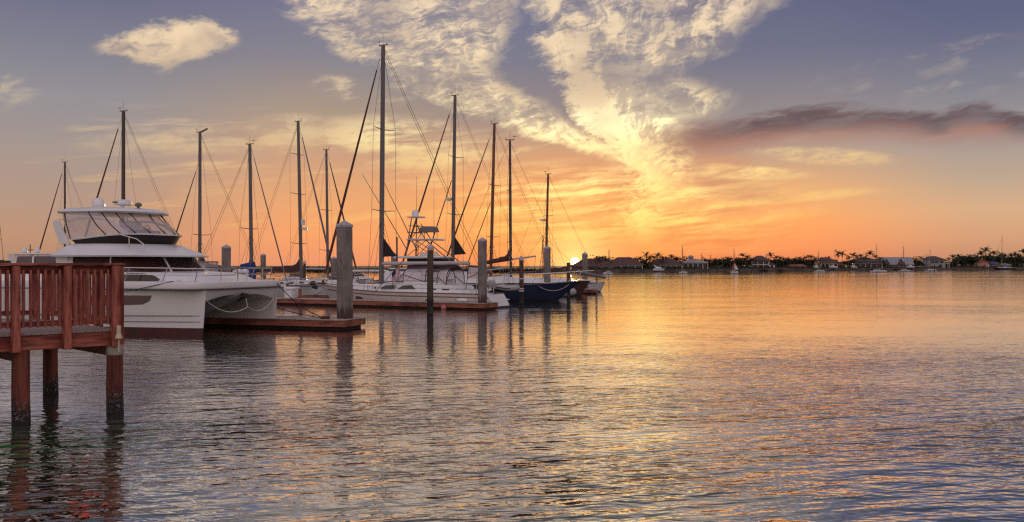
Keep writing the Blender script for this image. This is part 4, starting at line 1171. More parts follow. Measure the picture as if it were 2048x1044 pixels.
sailboat('sailboat with bare boom between the brown cover and the thickest pile', 656, 92, 300, R(-22), L=11, B=3.4, mast_x=.6, mast_r=.11, rake=-.2, J=3.6, spreaders=(.25, .55), furl_r=.085, furl='furl', boom=(2.6, .03), boom_z=2.3, cover=None)
# blue hulled boat with its bow out past the piles
def blue_extra(t, P, sheer, half, zd, om):
    dodger(t, -3.4, -1.9, 1.2, 1.75, .95, 'brown_canvas')
    MB().loft([plan(-4.6, 2.4, 1.25, 1.35, 2.4, pw=2.4), plan(-4.5, 1.9, 1.15, 1.72, 2.2, pw=2.4), plan(-4.4, 1.2, 1.0, 1.80, 2.0, pw=2.4)]).build('trunk_cabin', M['white'], t, smooth=30)
    b = P(1, 1, 1)
    MB().box((b.x + .25, 0, b.z + .06), (1.2, .4, .09)).build('bow_platform', M['white'], t, bevel=.02)
    MB().tube(sag(P(.70, .92, -1) + Vector((0, -.03, 0)), P(.93, .9, -1) + Vector((0, -.03, 0)), .42), .02, 5).build('bow_line', M['rope'], t, smooth=60)
    for sgn in (-1, 1):
        top = [P(s, 1, sgn) + Vector((.25, -sgn * .05, .78)) for s in (.4, .55, .7, .85, .95)] + [b + Vector((.85, sgn * .1, .80)), b + Vector((.9, 0, .8))]
        MB().tube(top, .028, 6).build('pulpit_rail', M['steel'], t, smooth=60)
        for s in (.45, .55, .65, .75, .84, .92, .97):
            p = P(s, 1, sgn) + Vector((-.2, -sgn * .05, 0))
            MB().tube([p, p + Vector((.5, 0, .78))], .02, 5).build('rail_stanchion', M['steel'], t)
sailboat('navy blue hulled sailboat with white deck and long pulpit rail at the outer berth', 1022, 68.6, 281, R(-3), L=10.4, B=3.5, fb=(1.25, 1.2, 1.48), mast_x=-.2, mast_r=.11, rake=-.08, J=4.6, furl=None, spreaders=(.30, .65), hull=M['navy'], mast=M['dark_alu'], boom=(1.85, -.28), boom_z=3.1, cover='brown_canvas', cover_shape=.38, ob=2.2, os_=.3, cabin=False, detail=1, extra=blue_extra)
MBm = None
# inflatable tender hung off the cruiser stern
def tender(label, loc, rz, L=2.6, tube_r=.2, w=.62, tilt=0.0):
    t = thing('inflatable_dinghy', label, 'dinghy', loc, rz)
    pts = []
    for k in range(25):
        a = math.pi * k / 24
        if k < 8: pts.append((-L / 2 + L * .72 * k / 8, -w, 0))
        elif k > 16: pts.append((-L / 2 + L * .72 * (24 - k) / 8, w, 0))
        else:
            th = -math.pi / 2 + math.pi * (k - 8) / 8
            pts.append((-L / 2 + L * .72 + L * .28 * math.cos(th), w * math.sin(th), .14 * math.cos(th)))
    MB().tube(pts, [tube_r * .5, tube_r * .95] + [tube_r] * 21 + [tube_r * .95, tube_r * .5], 12).build('buoyancy_tube', M['tube'], t, smooth=60)
    MB().loft([[(x, -w * .8, -.05), (x, 0, z), (x, w * .8, -.05)] for x, z in ((-L / 2 + .15, -.32), (0, -.33), (L * .28, -.25), (L * .42, -.08))], closed=False, caps=False).build('hull', M['grey_canvas'], t, smooth=60)
    MB().tube([(p[0], p[1] * (1 + tube_r / w * .98), p[2]) for p in pts[1:-1]], .03, 5).build('rubbing_strake', M['rubber'], t)
    MB().box((-L / 2 + .2, 0, .02), (.06, w * 1.5, .45)).build('transom', M['grey_canvas'], t)
    MB().box((-.2, 0, .1), (.22, w * 1.6, .05)).build('thwart', M['white'], t)
    t.rotation_euler = (0, tilt, rz)
    return t
tender('grey inflatable dinghy hoisted in front of the blue hull', (bearing(1000, 60.5), 60.5, height(574, 60.5)), R(-4), L=2.3, tilt=R(9))
tender('grey inflatable dinghy afloat past the blue hull bow', (bearing(1118, 77), 77, .28), R(-25), L=2.4, tube_r=.32, w=.75)
MB_f = MB().ell((bearing(1105, 71), 71, .55), (.26, .2, .17)).build('fender', M['white'], None, smooth=60)
tag(MB_f, 'white round fender floating under the blue hull bow', 'fender')
MB_f.location.z = -.35
# boat beyond, bowsprit pointing right towards the outermost pile
def spr_extra(t, P, sheer, half, zd, om):
    b = P(1, 1, 1)
    MB().tube([(b.x - 1.2, 0, b.z + .75), (b.x + 1.3, 0, b.z + .25)], [.2, .12], 10).build('bowsprit', M['grey_canvas'], t, smooth=60)
sailboat('mastless looking brown boat with thick bowsprit left of the outermost pile', 1086, 80, 470, R(-14), L=7.4, B=2.6, fb=(1.1, 1.1, 1.35), mast_x=-.6, mast_r=.05, furl=None, spreaders=(), hull=M['brown_canvas'], mast=M['wood_spar'], boom=None, detail=0, cabin=True, extra=spr_extra)

# ------------------------------------------------------------------ motor boats
def flare_hull(t, L, B, zs, zb, m, mb, bowrake=1.3, zboot=.12):
    return build_hull(t, L, B, (zs, (zs + zb) / 2 * .94, zb), bowrake, -.1, m, mb, zboot)
SF = thing('sportfishing_boat', 'white sportfishing boat with tall tuna tower and dark windscreen cover behind the cruiser', 'motorboat', (bearing(880, 75), 75, 0), R(-12))
P_, sh_, hf_ = flare_hull(SF, 12.5, 4.2, 1.05, 2.0, M['white'], M['dark_bottom'], 1.8)
MB().loft([plan(-4.5, 2.8, 1.65, 1.3, 2.2, pw=2.3), plan(-4.4, 2.3, 1.55, 2.1, 2.0, pw=2.3), plan(-4.0, 1.4, 1.45, 2.45, 2.0, pw=2.3)]).build('cabin', M['white'], SF, smooth=30)
MB().loft([plan(-2.4, 2.2, 1.57, 2.12, 2.2, pw=2.3), plan(-2.5, .9, 1.42, 3.25, 1.8, pw=2.3)]).build('windscreen_cover', M['dark_canvas'], SF, smooth=40)
MB().loft([plan(-3.6, 1.0, 1.7, 3.25, 1.5), plan(-3.6, 1.05, 1.72, 3.36, 1.5), plan(-3.3, .6, 1.5, 3.44, 1.4)]).build('hardtop', M['white'], SF, smooth=40)
tw = [(-2.6, 1.25), (-.1, 1.25)]
ztop, zmid = height(434, 75), height(480, 75)
for sgn in (-1, 1):
    MB().tube([(-2.55, sgn * 1.3, 3.35), (-2.25, sgn * .7, ztop - .1)], .045, 6).build('tower_leg', M['alu'], SF)
    MB().tube([(1.3, sgn * 1.35, 3.0), (-1.0, sgn * .85, zmid), (-1.9, sgn * .65, ztop - .5)], .045, 6).build('tower_leg', M['alu'], SF)
    MB().tube([(-2.5, sgn * 1.2, 3.4), (-.9, sgn * .88, zmid), ], .03, 5).tube([(-.2, sgn * 1.1, 3.4), (-2.4, sgn * .95, zmid)], .03, 5).tube([(-2.3, sgn * .8, zmid), (-1.6, sgn * .7, ztop - .9)], .03, 5).build('tower_brace', M['alu'], SF)
    for k, z in enumerate((height(465, 75), height(452, 75))):
        MB().tube([(-2.6 + .1 * k, sgn * .8, z), (-1.3 - .3 * k, sgn * .75, z)], .03, 5).build('tower_rail', M['alu'], SF)
lad = MB()
for y in (-.2, .2): lad.tube([(-2.0, y, 3.4), (-1.9, y, zmid)], .025, 5)
for k in range(9): lad.tube([(-2.0, -.2, 3.55 + k * .16), (-2.0, .2, 3.55 + k * .16)], .018, 4)
lad.build('tower_ladder', M['alu'], SF)
MB().loft([plan(-2.6, .35, 1.15, zmid - .04, .8), plan(-2.7, .45, 1.22, zmid + .03, .8), plan(-2.4, .2, .9, zmid + .1, .7)]).build('tower_floor', M['white'], SF, smooth=40)
zs = height(458, 75)
MB().loft([plan(-1.75, -.1, .7, zs - .25, .6), plan(-1.65, -.2, .62, zs + .1, .6), plan(-1.35, -.5, .4, zs + .22, .4)]).build('sunshade', M['grey_canvas'], SF, smooth=40)
for x in (-1.5, -.4):
    for y in (-.5, .5): MB().tube([(x, y, zmid), (x, y, zs - .2)], .025, 5).build('sunshade_post', M['alu'], SF)
MB().loft([plan(-2.7, -1.35, .7, ztop - .05, .5), plan(-2.75, -1.3, .73, ztop + .02, .5), plan(-2.6, -1.4, .6, ztop + .05, .5)]).build('tower_top', M['white'], SF, smooth=40)
MB().lathe([(.24, .04), (.3, .1), (.3, .42), (.2, .58), (.01, .64)], (-2.15, 0, ztop), 14).build('satellite_dome', M['white'], SF, smooth=40)
for sgn in (-1, 1):
    MB().tube([(-2.4, sgn * 1.3, 3.9), (-5.9, sgn * 2.4, height(352, 75))], [.045, .02], 6).build('outrigger', M['dark_alu'], SF)
MB().tube([(-2.2, .5, ztop), (-2.2, .5, height(350, 75))], [.02, .01], 5).tube([(-.8, .9, zmid), (-.8, .9, height(360, 75))], [.02, .01], 5).build('whip_antenna', M['wire'], SF)
MB().box((-1.2, 0, 3.6), (1.0, .9, .3), top=(.7, .7)).box((-.4, .2, 3.6), (.35, .5, .45), top=(.6, .7)).build('upper_helm', M['white'], SF, bevel=.04)
for sgn in (-1, 1):
    MB().tube([P_(s, 1, sgn) + Vector((0, -sgn * .08, .55)) for s in (.5, .65, .8, .92, 1)], .025, 5).build('bow_rail', M['steel'], SF)
    for s in (.5, .65, .8, .92):
        p = P_(s, 1, sgn) + Vector((0, -sgn * .08, 0)); MB().tube([p, p + Vector((0, 0, .55))], .018, 5).build('stanchion', M['steel'], SF)
MB().loft([plan(-4.45, 2.42, 1.60, 1.62, 2.0, pw=2.3), plan(-4.35, 2.1, 1.55, 2.06, 2.0, pw=2.3), plan(-4.1, 1.5, 1.49, 2.38, 2.0, pw=2.3)]).build('side_window', M['glass'], SF)
# far left motor yacht
MY = thing('motor_yacht', 'white motor yacht with twin domes seen over the boardwalk rail', 'motorboat', (bearing(92, 95), 95, 0), R(-20))
flare_hull(MY, 12, 4, 1.2, 1.9, M['white'], M['dark_bottom'], 1.5)
MB().loft([plan(-4.5, 2.5, 1.6, 1.3, 2), plan(-4.3, 1.8, 1.5, 2.5, 1.8), plan(-4.2, 1.4, 1.5, 2.95, 1.8)]).build('cabin', M['white'], MY, smooth=30)
MB().loft([plan(-3.2, 1.55, 1.53, 2.58, 1.8), plan(-3.1, 1.2, 1.5, 2.85, 1.8)]).build('cabin_window', M['glass'], MY)
MB().loft([plan(-3.6, .4, 1.35, 2.95, 1), plan(-3.6, .5, 1.4, 3.3, 1)]).build('flybridge', M['white'], MY, smooth=30)
MB().loft([plan(-3.3, .45, 1.3, 3.3, 1), plan(-3.3, .0, 1.25, 3.85, 1)], caps=False).build('clear_panels', M['vinyl'], MY)
MB().loft([plan(-3.7, .1, 1.4, 3.85, 1), plan(-3.6, .0, 1.35, 3.97, 1)]).build('hardtop', M['white'], MY, smooth=30)
for sgn in (-1, 1):
    MB().prism([(-3.7, sgn * 1.3, 2.95), (-3.1, sgn * 1.3, 2.95), (-3.3, sgn * 1.3, 3.9), (-3.8, sgn * 1.3, 3.9)], (0, sgn * .1, 0)).build('hardtop_support', M['white'], MY)
for x, s in ((-3.0, .30), (-1.2, .28)):
    MB().lathe([(.15, 3.97), (s, 4.08), (s, 4.35), (s * .6, 4.52), (.01, 4.58)], (x, 0, 0), 12).build('satellite_dome', M['white'], MY, smooth=40)
MB().tube([(-2.2, 0, 3.97), (-2.2, 0, 4.9)], .05, 6).tube([(-2.5, 0, 4.3), (-1.8, 0, 4.3)], .05, 6).build('light_mast', M['dark_alu'], MY)
# small outboard boat behind the catamaran bow
OB = thing('outboard_boat', 'small white outboard boat with clear windscreen behind the catamaran bow', 'motorboat', (bearing(420, 64), 64, .95), R(160))
flare_hull(OB, 5.6, 2.2, .7, 1.0, M['white'], M['dark_bottom'], 1.0)
MB().loft([plan(-.2, 1.6, .85, .85, .9), plan(-.3, 1.1, .75, 1.95, .8)], caps=False).build('clear_panels', M['vinyl'], OB)
for k in (3, 7, 12, 17, 21):
    a, b = plan(-.2, 1.6, .86, .85, .9)[k], plan(-.3, 1.1, .76, 1.97, .8)[k]
    MB().tube([a, b], .035, 5).build('windscreen_frame', M['grey_canvas'], OB)
MB().loft([plan(-.35, 1.15, .8, 1.95, .8), plan(-.3, 1.0, .7, 2.02, .8)]).build('canvas_top', M['grey_canvas'], OB)
for y in (-.35, .35):
    MB().loft([[(-2.9, y - .18, .9), (-2.3, y - .18, .9), (-2.3, y + .18, .9), (-2.9, y + .18, .9)], [(-2.95, y - .2, 1.3), (-2.25, y - .2, 1.25), (-2.25, y + .2, 1.25), (-2.95, y + .2, 1.3)], [(-2.8, y - .12, 1.5), (-2.3, y - .12, 1.4), (-2.3, y + .12, 1.4), (-2.8, y + .12, 1.5)]]).build('outboard_motor', M['white'], OB, bevel=.05)
# boat lift carrying it
LF = thing('boat_lift', 'low boat lift cradle under the small outboard boat', 'boat lift', (bearing(420, 64), 64, 0), R(160))
for x in (-2.4, 2.0):
    for y in (-1.4, 1.4):
        MB().tube([(x, y, -1), (x, y, 1.6)], .09, 8).build('lift_post', M['dark_alu'], LF)
    MB().beam((x, -1.4, .55), (x, 1.4, .55), .12, .12).build('lift_beam', M['dark_alu'], LF)
# white boat with bimini right of the thickest pile
BI = thing('bimini_boat', 'white open boat with flat pale bimini top right of the thickest pile', 'motorboat', (bearing(735, 80), 80, 0), R(170))
flare_hull(BI, 6.8, 2.4, .9, 1.2, M['white'], M['dark_bottom'], 1.1)
MB().loft([plan(-1.6, 1.4, 1.1, 2.08, .5), plan(-1.7, 1.5, 1.15, 2.2, .5), plan(-1.4, 1.2, .9, 2.28, .5)]).build('bimini_top', M['white'], BI, smooth=40)
for sgn in (-1, 1):
    for x in (-1.3, 0, 1.1):
        MB().tube([(x * .3, sgn * 1.0, 1.0), (x, sgn * 1.05, 2.1)], .025, 5).build('bimini_hoop', M['steel'], BI)
MB().box((-.2, 0, 1.2), (.7, .8, .6), top=(.8, .8)).build('console', M['white'], BI, bevel=.04)
# low white boats packed in behind the docks
for i, (px, Y, rz, lab) in enumerate(((682, 76, R(-15), 'low white day boat just right of the cruiser bow'), (592, 96, R(170), 'low white day boat beyond the blue sail cover boat'), (716, 98, R(-10), 'far low white day boat under the pale bimini'))):
    w = thing('day_boat', lab, 'motorboat', (bearing(px, Y), Y, 0), rz)
    flare_hull(w, 6.5, 2.3, .8, 1.15, M['white'], M['dark_bottom'], 1.0)
    MB().loft([plan(-1.0, 1.9, .9, .9, 1.0), plan(-1.0, 1.2, .75, 1.45, .9), plan(-.9, .8, .6, 1.5, .8)]).build('cuddy_cabin', M['white'], w, smooth=30)
    MB().loft([plan(-.9, .9, .72, 1.46, .8), plan(-1.0, .5, .66, 1.8, .7)], caps=False).build('windscreen', M['smoke'], w)
    MB().box((-2.6, 0, 1.05), (.4, .35, .6), top=(.7, .8)).build('outboard_motor', M['rubber'], w, bevel=.04)

# ------------------------------------------------------------------ things on the docks and the water
c_ = dock2.matrix_basis
D2 = Matrix.Translation((-1.75, 53.7, 0)) @ Matrix.Rotation(D2A, 4, 'Z')
p = D2 @ Vector((-15.9, .75, .42))
DB = thing('dock_box', 'white lidded dock box at the left end of the long dock', 'dock box', p, D2A)
MB().box((0, 0, .3), (.62, .5, .6), top=(.94, .94)).build('body', M['white'], DB, bevel=.03)
MB().loft([plan(-.36, .36, .29, .6, .1, .05), plan(-.36, .36, .29, .68, .1, .05), plan(-.28, .28, .2, .75, .1, .05)]).build('lid', M['white'], DB, smooth=30)
p = D2 @ Vector((-16.4, 1.45, .42))
DB2 = thing('dock_box', 'wide white dock box half hidden behind the lidded one', 'dock box', p, D2A)
MB().box((0, 0, .33), (1.0, .5, .66)).build('body', M['white'], DB2, bevel=.03)
MB().box((0, 0, .71), (1.06, .56, .08), top=(.93, .9)).build('lid', M['white'], DB2, bevel=.02)
p = D2 @ Vector((-15.25, 1.0, .42))
PP = thing('power_pedestal', 'short rust red power pedestal beside the white dock box', 'pedestal', p, D2A)
MB().box((0, 0, .28), (.2, .2, .56), top=(.85, .85)).build('post', M['waler'], PP, bevel=.02)
MB().box((0, 0, .60), (.22, .22, .09), top=(.5, .5)).build('cap', M['furl'], PP, bevel=.015)
p = D2 @ Vector((-2.55, -.35, .1))
bu = MB().ell(p, (.17, .17, .18), 16, 10).lathe([(.05, .15), (.05, .22), (.02, .24)], p, 8).build('mooring_buoy', mat('faded_pink_buoy', '#b86a62', 0.5, noise=.12, nscale=3), None, smooth=50)
tag(bu, 'pink round buoy floating against the front of the long dock', 'buoy')
p = D2 @ Vector((-1.55, .12, .56))
fe = MB().ell(p, (.42, .13, .13), 14, 8, rz=D2A).lathe([(.03, -.02), (.03, .05)], p + Vector((.36, -.2, 0)), 8).build('fender', M['white'], None, smooth=60)
tag(fe, 'white sausage fender lying on the long dock by its end pile', 'fender')
mooring('mooring_line', 'dark line from the cruiser bow down to the dock behind the white dock box', (bearing(657, 66.5), 66.5, 1.2), (bearing(628, 66), 66, .5), .12)
mooring('mooring_line', 'dark line from the cruiser quarter down to the long dock', (bearing(905, 57.3), 57.3, .85), (bearing(914, 56.2), 56.2, .45), .03)
LN = thing('dock_lantern', 'glass lantern on a bracket at the outermost dock end', 'lantern', (bearing(1181, 84.6), 84.6, .0), 0)
MB().box((-.1, 0, .36), (.6, .5, .08)).tube([(.15, 0, -.3), (.15, 0, .4)], .05, 6).build('bracket', M['waler'], LN, bevel=.01)
MB().lathe([(.16, .40), (.18, .45), (.18, .92), (.1, .98)], (0, 0, 0), 12).build('glass', M['vinyl'], LN, smooth=40)
MB().lathe([(.2, .95), (.18, 1.02), (.05, 1.08), (.01, 1.09)], (0, 0, 0), 12).build('cap', M['dark_alu'], LN, smooth=40)
# flat orange flecks standing in for red glints reflected in the water
lm = mat('orange_red_glint', '#c4472e', 0.6, noise=.3, nscale=12)
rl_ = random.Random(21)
fleck_src = None
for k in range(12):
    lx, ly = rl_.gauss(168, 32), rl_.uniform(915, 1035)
    if fleck_src is None:
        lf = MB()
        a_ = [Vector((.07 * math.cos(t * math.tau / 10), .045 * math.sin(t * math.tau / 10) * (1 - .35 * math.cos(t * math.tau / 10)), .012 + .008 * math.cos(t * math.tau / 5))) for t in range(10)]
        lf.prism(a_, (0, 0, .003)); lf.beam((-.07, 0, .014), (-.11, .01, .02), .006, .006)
        fleck_src = lf.build('glint_fleck', lm); o = fleck_src
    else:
        o = fleck_src.copy(); COL.objects.link(o)
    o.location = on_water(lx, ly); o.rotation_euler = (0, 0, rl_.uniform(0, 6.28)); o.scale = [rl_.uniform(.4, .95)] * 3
    tag(o, 'orange red fleck laid on the water as a reflected glint in front of the boardwalk', 'leaf', 'orange flecks laid as glints by the boardwalk')
# flag on a slanted staff
FL = thing('flag', 'small striped red and white flag with blue corner hanging from a slanted staff', 'flag', (bearing(791, 59.0) - .35, 59.0, 2.3), R(-6))
MB().tube([(-1.0, 0, -1.35), (.9, 0, .73)], .022, 6).build('staff', M['wood_spar'], FL)
def flag_material():
    m = bpy.data.materials.new('striped_flag_cloth'); m.use_nodes = True
    t = m.node_tree; n = NB(t); p = t.nodes['Principled BSDF']; p.inputs['Roughness'].default_value = .9
    uv = n.node('ShaderNodeUVMap'); s = n.node('ShaderNodeSeparateXYZ'); t.links.new(uv.outputs[0], s.inputs[0])
    st = n.m('GREATER_THAN', n.m('FRACT', n.mul(s.outputs[0], 6.5)), .5)
    c = n.mix(st, lin('#8e1f25'), lin('#d8d2cc'))
    can = n.mul(n.m('LESS_THAN', s.outputs[0], .53), n.m('GREATER_THAN', s.outputs[1], .6))
    c = n.mix(can, c, lin('#232a52'))
    t.links.new(c, p.inputs['Base Color'])
    return m
fm = bpy.data.meshes.new('cloth')
fv, ff, fuv = [], [], []
for j in range(9):
    for i in range(7):
        u_, v_ = i / 6, j / 8
        a = Vector((.1, 0, -.145)).lerp(Vector((.62, 0, .423)), u_)
        d_ = Vector((.05, 0, -.75))
        q = a + d_ * (1 - v_) + Vector((0, .05 * math.sin(u_ * 7 + v_ * 3), 0))
        fv.append(tuple(q)); fuv.append((u_, v_))
for j in range(8):
    for i in range(6):
        k = j * 7 + i; ff.append((k, k + 1, k + 8, k + 7))
fm.from_pydata(fv, [], ff); ul = fm.uv_layers.new()
for lp in fm.loops: ul.data[lp.index].uv = fuv[lp.vertex_index]
fm.materials.append(flag_material())
fo = bpy.data.objects.new('cloth', fm); COL.objects.link(fo); fo.parent = FL
# white egret on the water's edge
EG = thing('egret', 'white egret floating beside the blue hull waterline', 'bird', (bearing(1009, 66.2), 66.2, 0), R(160))
bm_ = MB()
bm_.loft([[Vector((x, r * math.cos(a), z + r * .9 * math.sin(a))) for a in [math.tau * k / 10 for k in range(10)]] for x, z, r in ((-.42, .16, .01), (-.3, .15, .06), (-.1, .15, .12), (.08, .17, .11), (.16, .24, .05), (.15, .34, .03), (.19, .44, .028), (.23, .49, .04), (.28, .49, .03), (.31, .485, .012))])
bm_.build('body', M['white'], EG, smooth=60)
MB().lathe([(.014, 0), (.003, .14)], (0, 0, 0), 6).build('beak', M['pvc'], EG).matrix_local = Matrix.Translation((.30, 0, .485)) @ Matrix.Rotation(R(95), 4, 'Y')

# ------------------------------------------------------------------ far shore
M['land'] = mat('shore_ground', '#4b4534', 0.95, noise=0.3, nscale=.2)
M['seawall'] = mat('seawall_concrete', '#5d4f47', 0.9, noise=0.3, nscale=.5, colour2='#43382f')
M['leaf'] = mat('tree_foliage', '#2f3a1e', 0.8, noise=0.4, nscale=.8)
M['leaf2'] = mat('olive_foliage', '#3d3c22', 0.8, noise=0.4, nscale=.8)
M['palmleaf'] = mat('palm_frond', '#33391f', 0.7, noise=0.3, nscale=1.0)
M['bark'] = mat('palm_trunk', '#5a4a3c', 0.9, noise=0.3, nscale=3)
M['wallw'] = mat('white_stucco', '#cfc5ba', 0.8, noise=0.08, nscale=.5)
M['wallb'] = mat('beige_stucco', '#a98a70', 0.8, noise=0.1, nscale=.5)
M['wallp'] = mat('peach_stucco', '#c08f70', 0.8, noise=0.1, nscale=.5)
M['walld'] = mat('brown_stucco', '#6d5345', 0.8, noise=0.12, nscale=.5)
M['wallg'] = mat('grey_siding', '#9a948f', 0.8, noise=0.1, nscale=.8, stretch=(.3, .3, 4))
M['rooft'] = mat('brown_tile_roof', '#5a4038', 0.85, noise=0.25, nscale=2.0, colour2='#48332e')
M['roofg'] = mat('grey_metal_roof', '#8d8a8c', 0.5, noise=0.12, nscale=2.0)
M['roofd'] = mat('dark_shingle_roof', '#4c4442', 0.85, noise=0.2, nscale=2.0)
M['roofr'] = mat('terracotta_roof', '#8a4f44', 0.8, noise=0.2, nscale=2.0)
M['roofb'] = mat('blue_roof', '#3f4a78', 0.6, noise=0.15, nscale=2.0)
M['win'] = mat('house_window_glass', '#1b1716', 0.08, spec=0.6)
M['post'] = mat('pale_porch_frame', '#cfc0b3', 0.7, noise=.08, nscale=1)
# the shoreline runs away to the right
SH = [(-420, 560), (-260, 430), (-110, 352), (-30, 332), (8, 316), (31, 320), (112, 405), (209, 486), (343, 607), (620, 860), (1400, 1600)]
def shore_at(px):
    k = (px - 1024) / F_PX
    for (x0, y0), (x1, y1) in zip(SH[:-1], SH[1:]):
        d = (x1 - x0) - k * (y1 - y0)
        if abs(d) < 1e-9: continue
        t = (k * y0 - x0) / d
        if -1e-6 <= t <= 1 + 1e-6:
            return Vector((x0 + (x1 - x0) * t, y0 + (y1 - y0) * t, 0)), math.atan2(y1 - y0, x1 - x0)
    return Vector((k * 500, 500, 0)), 0
GZ = 1.0
g = MB()
fr = [Vector((x, y, GZ if x > 0 else .25)) for x, y in SH]
bk = [Vector((x * 1.0 - 500, y + 2500, 2)) if i == 0 else Vector((x * 1.5, y * 1.5 + 100, 2)) for i, (x, y) in enumerate(SH)]
g.loft([fr, bk], closed=False, caps=False)
o = g.build('land', M['land']); o['kind'] = 'structure'
sw = MB()
i0 = 4
sw.loft([[Vector((x, y - .02, -1)) for x, y in SH[i0:]], [Vector((x, y - .25, -1)) for x, y in SH[i0:]], [Vector((x, y - .25, GZ + .12)) for x, y in SH[i0:]], [Vector((x, y + .35, GZ + .12)) for x, y in SH[i0:]]], closed=False, caps=False)
o = sw.build('seawall', M['seawall']); tag(o, 'long low seawall along the far shore', 'seawall')
# distant mangrove bank on the left and beyond
def leaf_cards(mb, c, r, n, rr, sx=.28):
    for k in range(n):
        d = Vector((rr.gauss(0, 1), rr.gauss(0, 1), rr.gauss(0, .8)))
        d = d.normalized() * (rr.random() ** .4)
        p = Vector(c) + Vector((d.x * r[0], d.y * r[1], d.z * r[2]))
        a = Vector((rr.gauss(0, 1), rr.gauss(0, 1), rr.gauss(0, 1))).normalized() * sx * rr.uniform(.6, 1.4)
        b = a.cross(Vector((rr.gauss(0, 1), rr.gauss(0, 1), rr.gauss(0, 1)))).normalized() * sx * rr.uniform(.4, .8)
        mb.quad(p - a, p + b, p + a, p - b)
rr = random.Random(3)
mg = MB()
for k in range(420):
    t = rr.random()
    px = 20 + t * 1120
    p, an = shore_at(px)
    p = p + Vector((rr.uniform(-2, 2), rr.uniform(1, 14), 0))
    h = rr.uniform(.9, 1.9) * (1.25 if px < 700 else .9)
    leaf_cards(mg, (p.x, p.y, h * .5), (2.2, 1.5, h * .55), 26, rr, .5)
o = mg.build('mangrove_bank', M['leaf2']); tag(o, 'low far mangrove bank behind the masts', 'mangroves', kind='stuff')

# ---- trees
def broad_mesh(seed, h, w, n=900, m='leaf'):
    r = random.Random(seed)
    c = MB()
    lumps = [(r.uniform(-.55, .55) * w, r.uniform(-.4, .4) * w, h * r.uniform(.42, .86), r.uniform(.25, .42)) for k in range(9)]
    for x, y, z, s in lumps:
        leaf_cards(c, (x, y, z), (w * s, w * s, h * s * .55), n // 9, r, .32)
    tr = MB().tube([(0, 0, -.4), (r.uniform(-.1, .1), 0, h * .3), (r.uniform(-.3, .3), .1, h * .6)], [.22, .16, .08], 7)
    for k in range(4):
        x, y, z, s = lumps[k]
        tr.tube([(0, 0, h * (.25 + .06 * k)), (x * .7, y * .7, z * .9)], [.09, .04], 5)
    return c, tr
def tree_proto(kind, seed):
    if kind == 'broad':
        c, t = broad_mesh(seed, 6.0, 3.4)
    else:
        r = random.Random(seed)
        h = 8.0
        lean = r.uniform(-.5, .5)
        t = MB().tube([(0, 0, -.4), (lean * .3, 0, h * .35), (lean * .8, .1, h * .7), (lean, .1, h)], [.2, .15, .12, .11], 8)
        c = MB()
        nf = 15 if kind == 'palm' else 24
        for k in range(nf):
            a = k * 2.4 + r.uniform(-.2, .2)
            el0 = r.uniform(-.35, 1.15) if kind == 'palm' else r.uniform(-.9, 1.4)
            L = r.uniform(2.9, 3.7) if kind == 'palm' else r.uniform(1.2, 1.5)
            droop = (1.3 if kind == 'palm' else .3)
            P0 = Vector((lean, .1, h))
            pts = []
            for j in range(7):
                f = j / 6
                e = el0 - droop * f * f
                pts.append(P0.copy())
                P0 = P0 + Vector((math.cos(a) * math.cos(e), math.sin(a) * math.cos(e), math.sin(e))) * (L / 6)
            side = Vector((-math.sin(a), math.cos(a), 0))
            if kind == 'palm':
                for j in range(6):
                    for q in range(2):
                        pj = pts[j].lerp(pts[j + 1], q / 2)
                        d = (pts[j + 1] - pts[j]).normalized()
                        ln = 1.05 * (1 - ((j + q / 2) / 6 - .35) ** 2 * 1.6)
                        for sg in (-1, 1):
                            tip = pj + side * sg * ln * .55 + d * ln * .55 - Vector((0, 0, ln * .38))
                            c.quad(pj, pj + d * .22, tip)
                            c.quad(pj + d * .08 + Vector((0, 0, .02)), pj + d * .30, tip + Vector((0, 0, .22)))
            else:
                tip = pts[-1]
                for q in range(7):
                    an = (q - 3) * .28
                    d = (tip - pts[0]).normalized()
                    e = pts[4] + (d * math.cos(an) + side * math.sin(an)) * .65
                    c.quad(pts[4] - side * .03, pts[4] + d * .3 + side * math.sin(an) * .25, e)
                c.quad(pts[0] - side * .02, pts[0] + side * .02, pts[4] + side * .02, pts[4] - side * .02)
    return c, t
PROTO = {}
def plant(kind, px, top_y, label, off=9.0, seed=None, wscale=1.0, group=None):
    p, an = shore_at(px)
    d = Vector((p.x, p.y, 0)).normalized()
    p = p + d * off
    H = height(top_y, p.y) - GZ
    variants = 5
    v = (seed if seed is not None else int(px * 7 + off)) % variants
    names = {'palm': ('palm_tree', 'palm', 'palms along the far shore', M['palmleaf']), 'fan': ('fan_palm', 'palm', 'palms along the far shore', M['palmleaf']), 'broad': ('leafy_tree', 'tree', 'leafy trees between the far houses', M['leaf'])}
    nm, cat, grp, ml = names[kind]
    t = thing(nm, label, cat, (p.x, p.y, GZ), (px * 1.7) % 6.28, group or grp)
    if (kind, v) not in PROTO:
        c, tr = tree_proto(kind, v * 13 + {'palm': 1, 'fan': 2, 'broad': 3}[kind])
        PROTO[(kind, v)] = (c.build('crown', ml if v % 2 == 0 or kind != 'broad' else M['leaf2'], t), tr.build('trunk', M['bark'], t, smooth=50))
    else:
        for s in PROTO[(kind, v)]:
            link_copy(s, t)
    base_h = {'palm': 8.9, 'fan': 9.1, 'broad': 6.3}[kind]
    k = H / base_h
    kw = k * wscale if kind == 'broad' else max(k, .75) * wscale
    t.scale = (kw, kw, k)
    return t
